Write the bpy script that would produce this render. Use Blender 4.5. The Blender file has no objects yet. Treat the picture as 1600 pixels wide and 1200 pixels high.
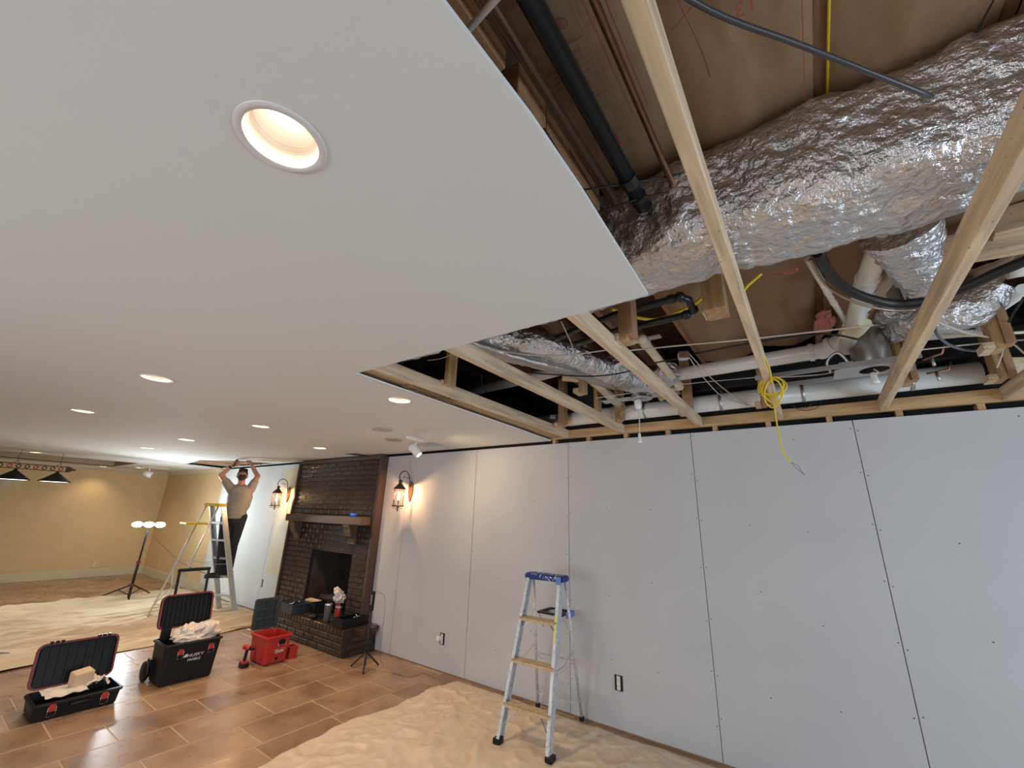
import bpy, bmesh, math, random
from math import pi, sin, cos, radians as R
from mathutils import Vector as V, Matrix, Euler, noise, geometry

random.seed(7)
SC = bpy.context.scene
COL = SC.collection

# ------------------------------------------------------------------ camera
YAW, PITCH, ROLL, FPX = .6226, .3090, .0340, 644.3
CAM = V((.8215, -3.937, 1.6775))
_f = V((-sin(YAW)*cos(PITCH), cos(YAW)*cos(PITCH), sin(PITCH)))
_r0 = V((cos(YAW), sin(YAW), 0)); _u0 = _r0.cross(_f)
CR = cos(ROLL)*_r0+sin(ROLL)*_u0; CU = -sin(ROLL)*_r0+cos(ROLL)*_u0
cd = bpy.data.cameras.new('camera'); cam = bpy.data.objects.new('camera', cd); COL.objects.link(cam)
cd.sensor_width = 36; cd.lens = 36*FPX/1600; cd.clip_start = .02; cd.clip_end = 100
M = Matrix((CR, CU, -_f)).transposed().to_4x4(); M.translation = CAM
cam.matrix_world = M
SC.camera = cam

def ray(px, py): return _f+CR*((px-800)/FPX)+CU*((600-py)/FPX)
def at(px, py, ax, v):          # where the sight line through a pixel meets a plane of the room
    d = ray(px, py); i = 'xyz'.index(ax); return CAM+d*((v-CAM[i])/d[i])
PN = V((.92, -.386, 0)).normalized()
def atp(px, py, off=0, c=V((-7.45, -.47, 0))):   # same on an upright plane through the worker
    d = ray(px, py); return CAM+d*((PN.dot(c-CAM)+off)/PN.dot(d))

# ------------------------------------------------------------------ world, lights, exposure
SC.view_settings.view_transform = 'Standard'; SC.view_settings.look = 'None'
SC.view_settings.gamma = 1; SC.view_settings.exposure = 0.21
SC.view_settings.use_curve_mapping = False
w = bpy.data.worlds.new('daylight'); SC.world = w; w.use_nodes = True
w.node_tree.nodes['Background'].inputs[0].default_value = (.62, .74, .95, 1)
w.node_tree.nodes['Background'].inputs[1].default_value = 1.0
SC.cycles.max_bounces = 8; SC.cycles.diffuse_bounces = 5; SC.cycles.glossy_bounces = 4
SC.cycles.transmission_bounces = 6; SC.cycles.sample_clamp_indirect = 6
SC.cycles.use_denoising = True

WARM = (1.0, .76, .52)
def area(name, loc, direc, sx, sy, power, col, shape='RECTANGLE', spread=pi):
    l = bpy.data.lights.new(name, 'AREA'); l.shape = shape; l.size = sx
    if shape in ('RECTANGLE', 'ELLIPSE'): l.size_y = sy
    l.energy = power; l.color = col; l.spread = spread
    o = bpy.data.objects.new(name, l); COL.objects.link(o); o.location = loc
    o.rotation_euler = V(direc).to_track_quat('-Z', 'Y').to_euler(); return o
def point(name, loc, power, col, r=.02):
    l = bpy.data.lights.new(name, 'POINT'); l.energy = power; l.color = col; l.shadow_soft_size = r
    o = bpy.data.objects.new(name, l); COL.objects.link(o); o.location = loc; return o
DAY = (.66, .83, 1.0)
area('window_daylight_back', (-1.2, -7.35, 1.35), (0, 1, .08), 2.6, 1.7, 78, (.86, .93, 1.0))
area('window_daylight_side', (4.35, -2.6, 1.25), (-1, -.05, .06), 2.6, 1.9, 88, DAY)

# ------------------------------------------------------------------ materials
MATS = {}
def mat(name, col, rough=.5, metal=0, bump=0, bscale=40, var=0, vscale=5, emit=None, estr=0, stretch=None, spec=None, rnd=0, alpha=None, trans=0, detail=4, bdist=.01, coat=0):
    if name in MATS: return MATS[name]
    m = bpy.data.materials.new(name); m.use_nodes = True; nt = m.node_tree; b = nt.nodes['Principled BSDF']
    b.inputs['Base Color'].default_value = (*col, 1); b.inputs['Roughness'].default_value = rough; b.inputs['Metallic'].default_value = metal
    if spec is not None: b.inputs['Specular IOR Level'].default_value = spec
    if coat: b.inputs['Coat Weight'].default_value = coat; b.inputs['Coat Roughness'].default_value = .15
    if emit: b.inputs['Emission Color'].default_value = (*emit, 1); b.inputs['Emission Strength'].default_value = estr
    if trans: b.inputs['Transmission Weight'].default_value = trans; b.inputs['IOR'].default_value = 1.2
    if alpha is not None: b.inputs['Alpha'].default_value = alpha
    tc = None
    def coords():
        nonlocal tc
        if tc is None:
            t = nt.nodes.new('ShaderNodeTexCoord'); mp = nt.nodes.new('ShaderNodeMapping')
            mp.inputs['Scale'].default_value = stretch or (1, 1, 1); nt.links.new(t.outputs['Object'], mp.inputs[0]); tc = mp.outputs[0]
        return tc
    src = None
    if var or rnd:
        n = nt.nodes.new('ShaderNodeTexNoise'); n.inputs['Scale'].default_value = vscale; n.inputs['Detail'].default_value = detail
        nt.links.new(coords(), n.inputs[0])
        hs = nt.nodes.new('ShaderNodeHueSaturation'); hs.inputs['Color'].default_value = (*col, 1)
        mr = nt.nodes.new('ShaderNodeMapRange'); mr.inputs[1].default_value = .3; mr.inputs[2].default_value = .7
        mr.inputs[3].default_value = 1-var; mr.inputs[4].default_value = 1+var
        nt.links.new(n.outputs[0], mr.inputs[0])
        if rnd:
            oi = nt.nodes.new('ShaderNodeObjectInfo'); m2 = nt.nodes.new('ShaderNodeMapRange')
            m2.inputs[3].default_value = 1-rnd; m2.inputs[4].default_value = 1+rnd; nt.links.new(oi.outputs['Random'], m2.inputs[0])
            mu = nt.nodes.new('ShaderNodeMath'); mu.operation = 'MULTIPLY'; nt.links.new(mr.outputs[0], mu.inputs[0]); nt.links.new(m2.outputs[0], mu.inputs[1])
            nt.links.new(mu.outputs[0], hs.inputs['Value'])
        else: nt.links.new(mr.outputs[0], hs.inputs['Value'])
        nt.links.new(hs.outputs[0], b.inputs['Base Color'])
    if bump:
        n2 = nt.nodes.new('ShaderNodeTexNoise'); n2.inputs['Scale'].default_value = bscale; n2.inputs['Detail'].default_value = 5
        nt.links.new(coords(), n2.inputs[0])
        bp = nt.nodes.new('ShaderNodeBump'); bp.inputs['Strength'].default_value = bump; bp.inputs['Distance'].default_value = bdist
        nt.links.new(n2.outputs[0], bp.inputs['Height']); nt.links.new(bp.outputs[0], b.inputs['Normal'])
    MATS[name] = m; return m

def lumber(name, col, axis, dark=.45):
    if name in MATS: return MATS[name]
    m = bpy.data.materials.new(name); m.use_nodes = True; nt = m.node_tree; b = nt.nodes['Principled BSDF']; b.inputs['Roughness'].default_value = .65
    t = nt.nodes.new('ShaderNodeTexCoord'); mp = nt.nodes.new('ShaderNodeMapping'); s = [14, 14, 14]; s['xyz'.index(axis)] = 1.1
    mp.inputs['Scale'].default_value = s; nt.links.new(t.outputs['Object'], mp.inputs[0])
    n = nt.nodes.new('ShaderNodeTexNoise'); n.inputs['Scale'].default_value = 2.2; n.inputs['Detail'].default_value = 6; n.inputs['Distortion'].default_value = .6
    nt.links.new(mp.outputs[0], n.inputs[0])
    cr = nt.nodes.new('ShaderNodeValToRGB'); e = cr.color_ramp.elements
    e[0].position = .33; e[0].color = (*[c*.72 for c in col], 1); e[1].position = .62; e[1].color = (*[min(1, c*1.12) for c in col], 1)
    nt.links.new(n.outputs[0], cr.inputs[0])
    vo = nt.nodes.new('ShaderNodeTexVoronoi'); mp2 = nt.nodes.new('ShaderNodeMapping'); s2 = [9, 9, 9]; s2['xyz'.index(axis)] = 4.2
    mp2.inputs['Scale'].default_value = s2; nt.links.new(t.outputs['Object'], mp2.inputs[0]); nt.links.new(mp2.outputs[0], vo.inputs[0])
    k = nt.nodes.new('ShaderNodeMapRange'); k.inputs[1].default_value = .05; k.inputs[2].default_value = .12; k.inputs[3].default_value = 1; k.inputs[4].default_value = 0
    nt.links.new(vo.outputs['Distance'], k.inputs[0])
    mx = nt.nodes.new('ShaderNodeMix'); mx.data_type = 'RGBA'; nt.links.new(k.outputs[0], mx.inputs[0]); nt.links.new(cr.outputs[0], mx.inputs[6])
    mx.inputs[7].default_value = (*[c*dark*.6 for c in col], 1); nt.links.new(mx.outputs[2], b.inputs['Base Color'])
    oi = nt.nodes.new('ShaderNodeObjectInfo')
    bp = nt.nodes.new('ShaderNodeBump'); bp.inputs['Strength'].default_value = .15; nt.links.new(n.outputs[0], bp.inputs['Height']); nt.links.new(bp.outputs[0], b.inputs['Normal'])
    MATS[name] = m; return m

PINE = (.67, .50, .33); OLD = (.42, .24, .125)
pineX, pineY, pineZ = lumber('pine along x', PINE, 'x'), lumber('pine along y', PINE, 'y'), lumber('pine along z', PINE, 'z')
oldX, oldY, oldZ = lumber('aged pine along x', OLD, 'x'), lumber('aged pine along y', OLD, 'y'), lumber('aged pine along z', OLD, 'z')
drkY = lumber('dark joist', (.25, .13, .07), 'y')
rimX = lumber('rim pine', (.55, .34, .16), 'x')
postZ = lumber('orange pine', (.50, .31, .15), 'z')
paper = mat('grey drywall paper', (.56, .55, .55), .75, var=.03, vscale=2, bump=.04, bscale=200)
ceilw = mat('ceiling paint', (.66, .685, .68), .8, bump=.05, bscale=180)
gyp = mat('gypsum core', (.85, .85, .84), .9)
yellow = mat('ochre wall paint', (.66, .49, .25), .55, bump=.05, bscale=150, var=.03)
yellowp = mat('cream old paint', (.66, .60, .40), .6, var=.06, vscale=3)
cream = mat('cream trim paint', (.62, .55, .38), .4)
dark = mat('dark void', (.012, .011, .010), .9)  # near-black colour that paints the shade of gaps, holes and the void
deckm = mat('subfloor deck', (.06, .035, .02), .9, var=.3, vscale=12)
grout = mat('grout', (.50, .35, .23), .6)
def tilemat():
    m = bpy.data.materials.new('travertine tile'); m.use_nodes = True; nt = m.node_tree; b = nt.nodes['Principled BSDF']
    t = nt.nodes.new('ShaderNodeTexCoord'); oi = nt.nodes.new('ShaderNodeObjectInfo')
    ge = nt.nodes.new('ShaderNodeNewGeometry')
    n = nt.nodes.new('ShaderNodeTexNoise'); n.inputs['Scale'].default_value = 3; n.inputs['Detail'].default_value = 3; n.inputs['Roughness'].default_value = .5
    nt.links.new(ge.outputs['Position'], n.inputs[0])
    cr = nt.nodes.new('ShaderNodeValToRGB'); e = cr.color_ramp.elements
    e[0].position = .30; e[0].color = (.21, .115, .065, 1); e[1].position = .70; e[1].color = (.40, .25, .155, 1)
    q = e.new(.5); q.color = (.33, .195, .115, 1)
    nt.links.new(n.outputs[0], cr.inputs[0])
    mr = nt.nodes.new('ShaderNodeMapRange'); mr.inputs[3].default_value = .82; mr.inputs[4].default_value = 1.13; nt.links.new(oi.outputs['Random'], mr.inputs[0])
    hs = nt.nodes.new('ShaderNodeHueSaturation'); nt.links.new(cr.outputs[0], hs.inputs['Color']); nt.links.new(mr.outputs[0], hs.inputs['Value']); nt.links.new(hs.outputs[0], b.inputs['Base Color'])
    n2 = nt.nodes.new('ShaderNodeTexNoise'); n2.inputs['Scale'].default_value = 7; nt.links.new(ge.outputs['Position'], n2.inputs[0])
    m3 = nt.nodes.new('ShaderNodeMapRange'); m3.inputs[3].default_value = .18; m3.inputs[4].default_value = .42; nt.links.new(n2.outputs[0], m3.inputs[0]); nt.links.new(m3.outputs[0], b.inputs['Roughness'])
    bp = nt.nodes.new('ShaderNodeBump'); bp.inputs['Strength'].default_value = .05; bp.inputs['Distance'].default_value = .01; nt.links.new(n2.outputs[0], bp.inputs['Height']); nt.links.new(bp.outputs[0], b.inputs['Normal'])
    MATS['tile'] = m; return m
tile = tilemat()
canvas = mat('canvas drop cloth', (.70, .56, .39), .8, var=.08, vscale=3, bump=.25, bscale=60)
canvas2 = mat('thin drop cloth', (.66, .52, .38), .42, var=.05, vscale=4, bump=.25, bscale=14, bdist=.02)
foil = mat('crumpled foil', (.78, .78, .80), .30, 1, bump=.75, bscale=34, bdist=.03)
foil2 = mat('grey duct liner', (.42, .39, .36), .35, .6, bump=.4, bscale=30)
kraft = mat('kraft paper facing', (.29, .185, .105), .7, var=.10, vscale=6, bump=.25, bscale=25)
redink = mat('red ink', (.33, .085, .06), .7)
pinkf = mat('pink glass fibre', (.55, .22, .17), .95, bump=.8, bscale=70)
plast = mat('black plastic', (.008, .0085, .0095), .42, bump=.06, bscale=90, spec=.3)
plast2 = mat('charcoal ribbed plastic', (.014, .016, .019), .5, spec=.3)
redp = mat('red plastic', (.46, .026, .020), .45)
redtrim = mat('maroon gasket', (.20, .025, .035), .5)
white = mat('white plastic', (.80, .80, .78), .35)
pvc = mat('white pvc', (.80, .80, .76), .3)
pvcy = mat('yellowed pvc', (.74, .68, .50), .35)
abs_ = mat('black abs pipe', (.014, .017, .020), .28)
copper = mat('copper pipe', (.62, .33, .22), .3, 1, var=.1)
copperg = mat('dull copper pipe', (.40, .30, .23), .35, .8)
steel = mat('galvanised steel', (.55, .55, .56), .35, .9, var=.1, vscale=8)
alu = mat('worn aluminium', (.62, .63, .65), .38, .75, var=.12, vscale=20)
alup = mat('paint-flecked aluminium', (.60, .62, .64), .5, .4, var=.2, vscale=45)
wire_b = mat('black cable', (.012, .012, .012), .45)
wire_w = mat('white cable', (.62, .58, .52), .5)
wire_y = mat('yellow cable', (.80, .60, .02), .45)
wire_g = mat('grey cable', (.10, .11, .13), .45)
beamm = mat('black steel beam', (.035, .040, .045), .35, .3, var=.3, vscale=4)
brickm = mat('dark brown painted brick', (.046, .030, .021), .27, bump=.12, bscale=35, rnd=.10, var=.10, vscale=9)
mortar = mat('dark mortar', (.026, .017, .012), .45)
soot = mat('sooty firebrick', (.030, .020, .014), .8, var=.5, vscale=5)
mantelm = mat('brown painted mantel', (.105, .066, .042), .45, var=.08)
bronze = mat('aged bronze', (.085, .052, .035), .4, .6)
bronzel = mat('copper bronze plate', (.34, .15, .07), .35, .7)
bluet = mat('blue tape', (.01, .10, .60), .6)
bluecap = mat('blue plastic cap', (.012, .035, .20), .45, var=.25, vscale=60)
bluel = mat('pale blue plastic', (.14, .22, .55), .5)
yellowpl = mat('yellow plastic', (.72, .50, .02), .45)
fleck = mat('paint spatter', (.75, .77, .80), .6)
tanstep = mat('tan painted step', (.50, .36, .20), .55, var=.2, vscale=40)
skin = mat('skin', (.50, .25, .165), .5)
shirtm = mat('taupe cotton', (.30, .265, .235), .85, var=.08, vscale=8)
pants = mat('black trousers', (.012, .013, .022), .8)
shoem = mat('black shoes', (.010, .010, .011), .5)
hairm = mat('dark beard', (.045, .025, .016), .85, bump=.6, bscale=200)
capm = mat('black cap cloth', (.014, .012, .011), .8)
glass = mat('lantern glass', (1, .93, .85), .08)
_nt = glass.node_tree; _tr = _nt.nodes.new('ShaderNodeBsdfTransparent'); _tr.inputs[0].default_value = (1, .95, .88, 1); _gl = _nt.nodes.new('ShaderNodeBsdfGlossy'); _gl.inputs['Roughness'].default_value = .1
_mx = _nt.nodes.new('ShaderNodeMixShader'); _mx.inputs[0].default_value = .10; _nt.links.new(_tr.outputs[0], _mx.inputs[1]); _nt.links.new(_gl.outputs[0], _mx.inputs[2]); _nt.links.new(_mx.outputs[0], _nt.nodes['Material Output'].inputs[0])
lens_e = mat('lit lamp lens', (1, 1, 1), .5, emit=(1, .88, .78), estr=2.2)
spot_e = mat('lit spot lens', (1, 1, 1), .5, emit=(1, .93, .62), estr=5)
cool_e = mat('lit work lamp', (1, 1, 1), .5, emit=(.86, .95, 1), estr=40)
bulb_e = mat('lit candle bulb', (1, 1, 1), .5, emit=(1, .78, .50), estr=30)
shade_e = mat('lit shade lens', (1, 1, 1), .5, emit=(1, .95, .88), estr=3)
baffle = mat('white baffle', (.82, .74, .64), .4)
trimw = mat('white trim ring', (.66, .64, .64), .45)
bagm = mat('frosted plastic bag', (.66, .56, .48), .35, var=.12, vscale=14, bump=.4, bscale=20)
cardm = mat('tan cardboard', (.68, .50, .34), .7)
rag = mat('white cloth rag', (.72, .64, .56), .8, bump=.4, bscale=40)
orangem = mat('orange red can', (.62, .075, .03), .35)
tumbm = mat('grey green tumbler', (.075, .085, .078), .4)
silver = mat('bright metal', (.75, .75, .76), .25, 1)
speakg = mat('grey speaker grille', (.42, .41, .40), .7)
speakb = mat('tan speaker grille', (.44, .34, .27), .7)
billr = mat('maroon metal', (.06, .010, .012), .35, .3)
darkgl = mat('black shade enamel', (.008, .008, .010), .2)
ballm = mat('dark ornament', (.05, .03, .03), .3)
letterw = mat('white lettering', (.75, .75, .75), .5)
letterb = mat('blue lettering', (.03, .07, .30), .5)
screwm = mat('screw heads', (.06, .055, .05), .5)
tanblk = mat('tan block', (.50, .36, .2), .7)

# ------------------------------------------------------------------ mesh helpers
def frame(d, up=V((0, 0, 1))):
    z = V(d).normalized(); x = V(up).cross(z)
    if x.length < 1e-4: x = V((1, 0, 0)).cross(z)
    x.normalize(); y = z.cross(x); return x, y, z
def box(bm, lo, hi, M=None):
    lo, hi = V(lo), V(hi); vs = []
    for k in range(8):
        p = V((hi[0] if k & 1 else lo[0], hi[1] if k & 2 else lo[1], hi[2] if k & 4 else lo[2]))
        vs.append(bm.verts.new(M @ p if M else p))
    for f in ((0, 2, 3, 1), (4, 5, 7, 6), (0, 1, 5, 4), (2, 6, 7, 3), (0, 4, 6, 2), (1, 3, 7, 5)): bm.faces.new([vs[i] for i in f])
    return vs
def cbox(bm, c, s, rot=None):
    Mx = Matrix.Translation(V(c))
    if rot is not None: Mx = Mx @ (rot.to_4x4() if hasattr(rot, 'to_4x4') else Euler(rot).to_matrix().to_4x4())
    h = V(s)/2; return box(bm, -h, h, Mx)
def bar(bm, a, b, w, d, up=(0, 0, 1)):      # rectangular bar from a to b; w across, d along up-ish
    a, b = V(a), V(b); x, y, z = frame(b-a, V(up))
    vs = []
    for p in (a, b):
        for s, t in ((-1, -1), (1, -1), (1, 1), (-1, 1)): vs.append(bm.verts.new(p+x*(s*w/2)+y*(t*d/2)))
    for f in ((3, 2, 1, 0), (4, 5, 6, 7), (0, 1, 5, 4), (1, 2, 6, 5), (2, 3, 7, 6), (3, 0, 4, 7)): bm.faces.new([vs[i] for i in f])
def smooth_path(pts, n=6):
    pts = [V(p) for p in pts]
    if len(pts) < 3: return pts
    out = []
    for i in range(len(pts)-1):
        p0 = pts[max(i-1, 0)]; p1 = pts[i]; p2 = pts[i+1]; p3 = pts[min(i+2, len(pts)-1)]
        for k in range(n):
            t = k/n; out.append(.5*((2*p1)+(-p0+p2)*t+(2*p0-5*p1+4*p2-p3)*t*t+(-p0+3*p1-3*p2+p3)*t**3))
    out.append(pts[-1]); return out
def tube(bm, pts, r, seg=8, smooth=True, cap=True, rf=None, n=6):
    P = smooth_path(pts, n) if smooth else [V(p) for p in pts]
    rings = []; xp = None
    for i, p in enumerate(P):
        d = (P[min(i+1, len(P)-1)]-P[max(i-1, 0)])
        if d.length < 1e-7: d = V((0, 0, 1))
        d.normalize()
        if xp is None: x = frame(d)[0]
        else:
            x = xp-d*xp.dot(d)
            if x.length < 1e-5: x = frame(d)[0]
            x.normalize()
        xp = x; y = d.cross(x); rr = r if rf is None else rf(i/(len(P)-1), i)
        if isinstance(rr, (int, float)): rr = (rr, rr)
        rings.append([bm.verts.new(p+x*cos(2*pi*k/seg)*rr[0]+y*sin(2*pi*k/seg)*rr[1]) for k in range(seg)])
    for a, b in zip(rings, rings[1:]):
        for k in range(seg): f = bm.faces.new((a[k], a[(k+1) % seg], b[(k+1) % seg], b[k])); f.smooth = True
    if cap: bm.faces.new(rings[0][::-1]); bm.faces.new(rings[-1])
    return rings
def lathe(bm, prof, c=(0, 0, 0), seg=24, ax=None, smooth=True):   # prof [(r,z)]
    c = V(c); x, y, z = (V((1, 0, 0)), V((0, 1, 0)), V((0, 0, 1))) if ax is None else frame(ax)
    rings = []
    for r, h in prof:
        rings.append([bm.verts.new(c+z*h+x*cos(2*pi*k/seg)*r+y*sin(2*pi*k/seg)*r) for k in range(seg)] if r > 1e-6 else [bm.verts.new(c+z*h)])
    for a, b in zip(rings, rings[1:]):
        for k in range(seg):
            q = [a[k % len(a)], a[(k+1) % len(a)], b[(k+1) % len(b)], b[k % len(b)]]; u = []
            [u.append(v) for v in q if v not in u]
            if len(u) > 2:
                f = bm.faces.new(u); f.smooth = smooth
def cyl(bm, c, r, h, ax=None, seg=20): lathe(bm, [(0, -h/2), (r, -h/2), (r, h/2), (0, h/2)], c, seg, ax, False)
def ball(bm, c, r, seg=14, rings=8, M=None):
    res = bmesh.ops.create_uvsphere(bm, u_segments=seg, v_segments=rings, radius=1)
    sc = V(r) if hasattr(r, '__len__') else V((r, r, r))
    for v in res['verts']:
        q = V((v.co.x*sc.x, v.co.y*sc.y, v.co.z*sc.z))
        if M is not None: q = M @ q
        v.co = q+V(c)
    for v in res['verts']:
        for f in v.link_faces: f.smooth = True
def prism(bm, poly, z0, z1, f=lambda p, z: V((p[0], p[1], z)), holes=()):
    loops = [list(poly)]+[list(h) for h in holes]
    tris = geometry.tessellate_polygon([[V((p[0], p[1], 0)) for p in l] for l in loops])
    flat = [p for l in loops for p in l]
    A = [bm.verts.new(f(p, z0)) for p in flat]; B = [bm.verts.new(f(p, z1)) for p in flat]
    for t in tris:
        try: bm.faces.new([A[i] for i in t]); bm.faces.new([B[i] for i in reversed(t)])
        except ValueError: pass
    k = 0
    for l in loops:
        n = len(l)
        for i in range(n):
            a, b = k+i, k+(i+1) % n
            bm.faces.new((A[a], A[b], B[b], B[a]))
        k += n
def rrect(x0, y0, x1, y1, r, n=4):
    out = []
    for cx, cy, a in ((x1-r, y1-r, 0), (x0+r, y1-r, 90), (x0+r, y0+r, 180), (x1-r, y0+r, 270)):
        for k in range(n+1): t = R(a+90*k/n); out.append((cx+r*cos(t), cy+r*sin(t)))
    return out
def grid(bm, nx, ny, fn, smooth=True, skip=None):
    vs = [[bm.verts.new(fn(i/nx, j/ny)) for j in range(ny+1)] for i in range(nx+1)]
    for i in range(nx):
        for j in range(ny):
            f = bm.faces.new((vs[i][j], vs[i+1][j], vs[i+1][j+1], vs[i][j+1])); f.smooth = smooth
    return vs
def mwof(o):
    m = Matrix.Identity(4)
    while o is not None: m = o.matrix_basis @ m; o = o.parent
    return m
def obj(name, bm, m, parent=None, world=True, bevel=0, label=None, recalc=True, seg=2):
    if world and parent is not None: bm.transform(mwof(parent).inverted())
    if recalc: bmesh.ops.recalc_face_normals(bm, faces=bm.faces)
    if bevel:
        bmesh.ops.bevel(bm, geom=[e for e in bm.edges if len(e.link_faces) == 2 and e.calc_face_angle(0) > .6], offset=bevel, segments=seg, affect='EDGES', clamp_overlap=True)
    me = bpy.data.meshes.new(name); bm.to_mesh(me); bm.free()
    me.materials.append(m)
    o = bpy.data.objects.new(name, me); COL.objects.link(o); o.parent = parent
    if label: o['label'] = label
    return o
def thing(name, label, cat, loc=(0, 0, 0), rotz=0, group=None):
    o = bpy.data.objects.new(name, None); COL.objects.link(o); o.empty_display_size = .05
    o.location = loc; o.rotation_euler = (0, 0, rotz); o['label'] = label; o['category'] = cat
    if group: o['group'] = group
    return o
def tag(o, label, cat, group=None, kind=None):
    o['label'] = label; o['category'] = cat
    if group: o['group'] = group
    if kind: o['kind'] = kind
    return o
def struct(o, kind='structure'): o['kind'] = kind; return o
def nb(): return bmesh.new()
def copy_tree(o, parent=None):
    c = o.copy(); COL.objects.link(c); c.parent = parent
    for ch in [x for x in bpy.data.objects if x.parent == o]: copy_tree(ch, c)
    return c
def text(name, body, size, m, parent, loc, rot, shear=0, ext=.0008, align='LEFT', sx=1):
    cu = bpy.data.curves.new(name, 'FONT'); cu.body = body; cu.size = size; cu.extrude = ext; cu.shear = shear; cu.align_x = align
    cu.materials.append(m); cu.resolution_u = 3
    tmp = bpy.data.objects.new(name, cu); COL.objects.link(tmp); bpy.context.view_layer.update()
    me = bpy.data.meshes.new_from_object(tmp.evaluated_get(bpy.context.evaluated_depsgraph_get())); me.materials.clear(); me.materials.append(m)
    bpy.data.objects.remove(tmp); o = bpy.data.objects.new(name, me); COL.objects.link(o)
    W_ = Matrix.Translation(V(loc)) @ Euler(rot).to_matrix().to_4x4() @ Matrix.Diagonal((sx, 1, 1, 1))
    o.parent = parent; o.matrix_basis = (mwof(parent).inverted() if parent else Matrix.Identity(4)) @ W_
    return o

ZC = 2.475        # underside of the ceiling board
ZJ = 2.49         # underside of the ceiling framing
XF, XN, YB = -13.25, 4.5, -7.5
# ================================================================== SETTING
# floor
bm = nb(); box(bm, (XF-.1, YB-.1, -.12), (XN+.1, .12, -.0014)); floor = struct(obj('floor', bm, grout))
tile_meshes = {}
def tile_mesh(ln):
    k = round(ln, 3)
    if k not in tile_meshes:
        bm = nb(); box(bm, (-.1975, -ln/2+.004, -.009), (.1975, ln/2-.004, 0))
        bmesh.ops.bevel(bm, geom=[e for e in bm.edges if e.verts[0].co.z > -.001 and e.verts[1].co.z > -.001], offset=.002, segments=1, affect='EDGES')
        me = bpy.data.meshes.new('tile'); bm.to_mesh(me); bm.free(); me.materials.append(tile); tile_meshes[k] = me
    return tile_meshes[k]
rest = nb(); ntile = 0
row = 0; x = -13.25+.2
xs = [-4.23-.405*k for k in range(23)]+[-3.825, -3.42, -3.015, -2.61]+[-2.205+.405*k for k in range(17)]
fix = {-4.23: -2.215, -3.825: -1.93, -3.42: -1.62, -3.015: -1.91}
for xc in sorted(xs):
    if xc < XF-.1: continue
    y = YB-.3*random.random(); key = round(xc, 3)
    if key in fix: y = fix[key]-.62*9
    while y < 0:
        ln = .62 if (key in fix or random.random() < .7) else .405
        yc = y+ln/2; y += ln
        if yc-ln/2 < YB or yc-ln/2 > -.05: continue
        if yc+ln/2 > 0: ln = ln-(yc+ln/2); yc = -ln/2
        if ln < .06: continue
        inview = (-13.3 < xc < -9.7 and yc > -3.6) or (-6.6 < xc < -2.2 and yc > -3.9)
        if inview and ntile < 298:
            o = bpy.data.objects.new('tile', tile_mesh(ln)); COL.objects.link(o); o.location = (xc, yc, random.uniform(-.0006, .0006)); o.parent = floor; ntile += 1
        else: box(rest, (xc-.2, yc-ln/2+.004, -.009), (xc+.2, yc+ln/2-.004, 0))
t_ = obj('tile_field', rest, tile, floor); t_['kind'] = 'stuff'

# long wall (y = 0)
FX0, FX1, FZ = -5.64, -4.60, 1.085
fbx = [(FX0, .30), (FX1, .30), (FX1, FZ), (FX0, FZ)]; wf = lambda p, z: V((p[0], z, p[1]))
bm = nb(); prism(bm, [(XF-.1, -.1), (XN+.1, -.1), (XN+.1, 2.40), (XF-.1, 2.40)], .014, .10, wf, [fbx]); wr = struct(obj('wall_right', bm, oldZ))
bm = nb(); prism(bm, [(XF-.1, -.1), (XN+.1, -.1), (XN+.1, 3.3), (XF-.1, 3.3)], .10, .16, wf, [fbx]); struct(obj('wall_outer', bm, dark))
SEAMS = [-4.185, -3.72, -2.502, -1.238, 0, 1.15, 2.37, 3.59, 4.5]
for a, b in zip(SEAMS, SEAMS[1:]):
    bm = nb(); box(bm, (a+.0025, 0, .012), (b-.0025, .0127, 2.443)); obj('drywall_panel', bm, paper, wr, bevel=.0015, seg=1)
bm = nb(); box(bm, (-9.7, 0, .012), (-7.205, .0127, 2.443)); obj('drywall_panel', bm, mat('pale drywall', (.60, .62, .61), .75), wr)
bm = nb(); box(bm, (-7.195, 0, .012), (-6.44, .0127, 2.443)); obj('drywall_panel', bm, mat('pale drywall', (.60, .62, .61), .75), wr)
bm = nb(); box(bm, (-7.10, -.003, .60), (-6.36, 0, 2.37)); obj('old_paint_patch', bm, yellowp, wr, label='cream painted old wallboard left beside the brick')
bm = nb(); box(bm, (XF, 0, 0), (-9.7, .0127, 2.475)); obj('painted_wallboard', bm, yellow, wr, label='ochre painted wall section in the far corner')
for x in [-1.42+.406*k for k in range(15)]:
    bm = nb(); box(bm, (x-.019, .016, 2.39), (x+.019, .09, ZJ)); obj('stud_end', bm, postZ, wr)
# drywall screws, dots too small to pick apart
bm = nb()
for a, b in zip(SEAMS[2:], SEAMS[3:]):
    for z in (2.40, 2.05, 1.7, 1.3, .95, .6, .25):
        for xx in (a+.02, b-.02): cyl(bm, (xx+random.uniform(-.003, .003), -.0006, z+random.uniform(-.04, .04)), .0045, .0014, (0, 1, 0), 6)
    for fr in (.33, .66):
        for z in (2.42, 1.75, 1.1, .5): cyl(bm, (a+(b-a)*fr+random.uniform(-.02, .02), -.0006, z+random.uniform(-.15, .1)), .0045, .0014, (0, 1, 0), 6)
o = obj('drywall_screws', bm, screwm, wr); o['kind'] = 'stuff'
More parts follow.
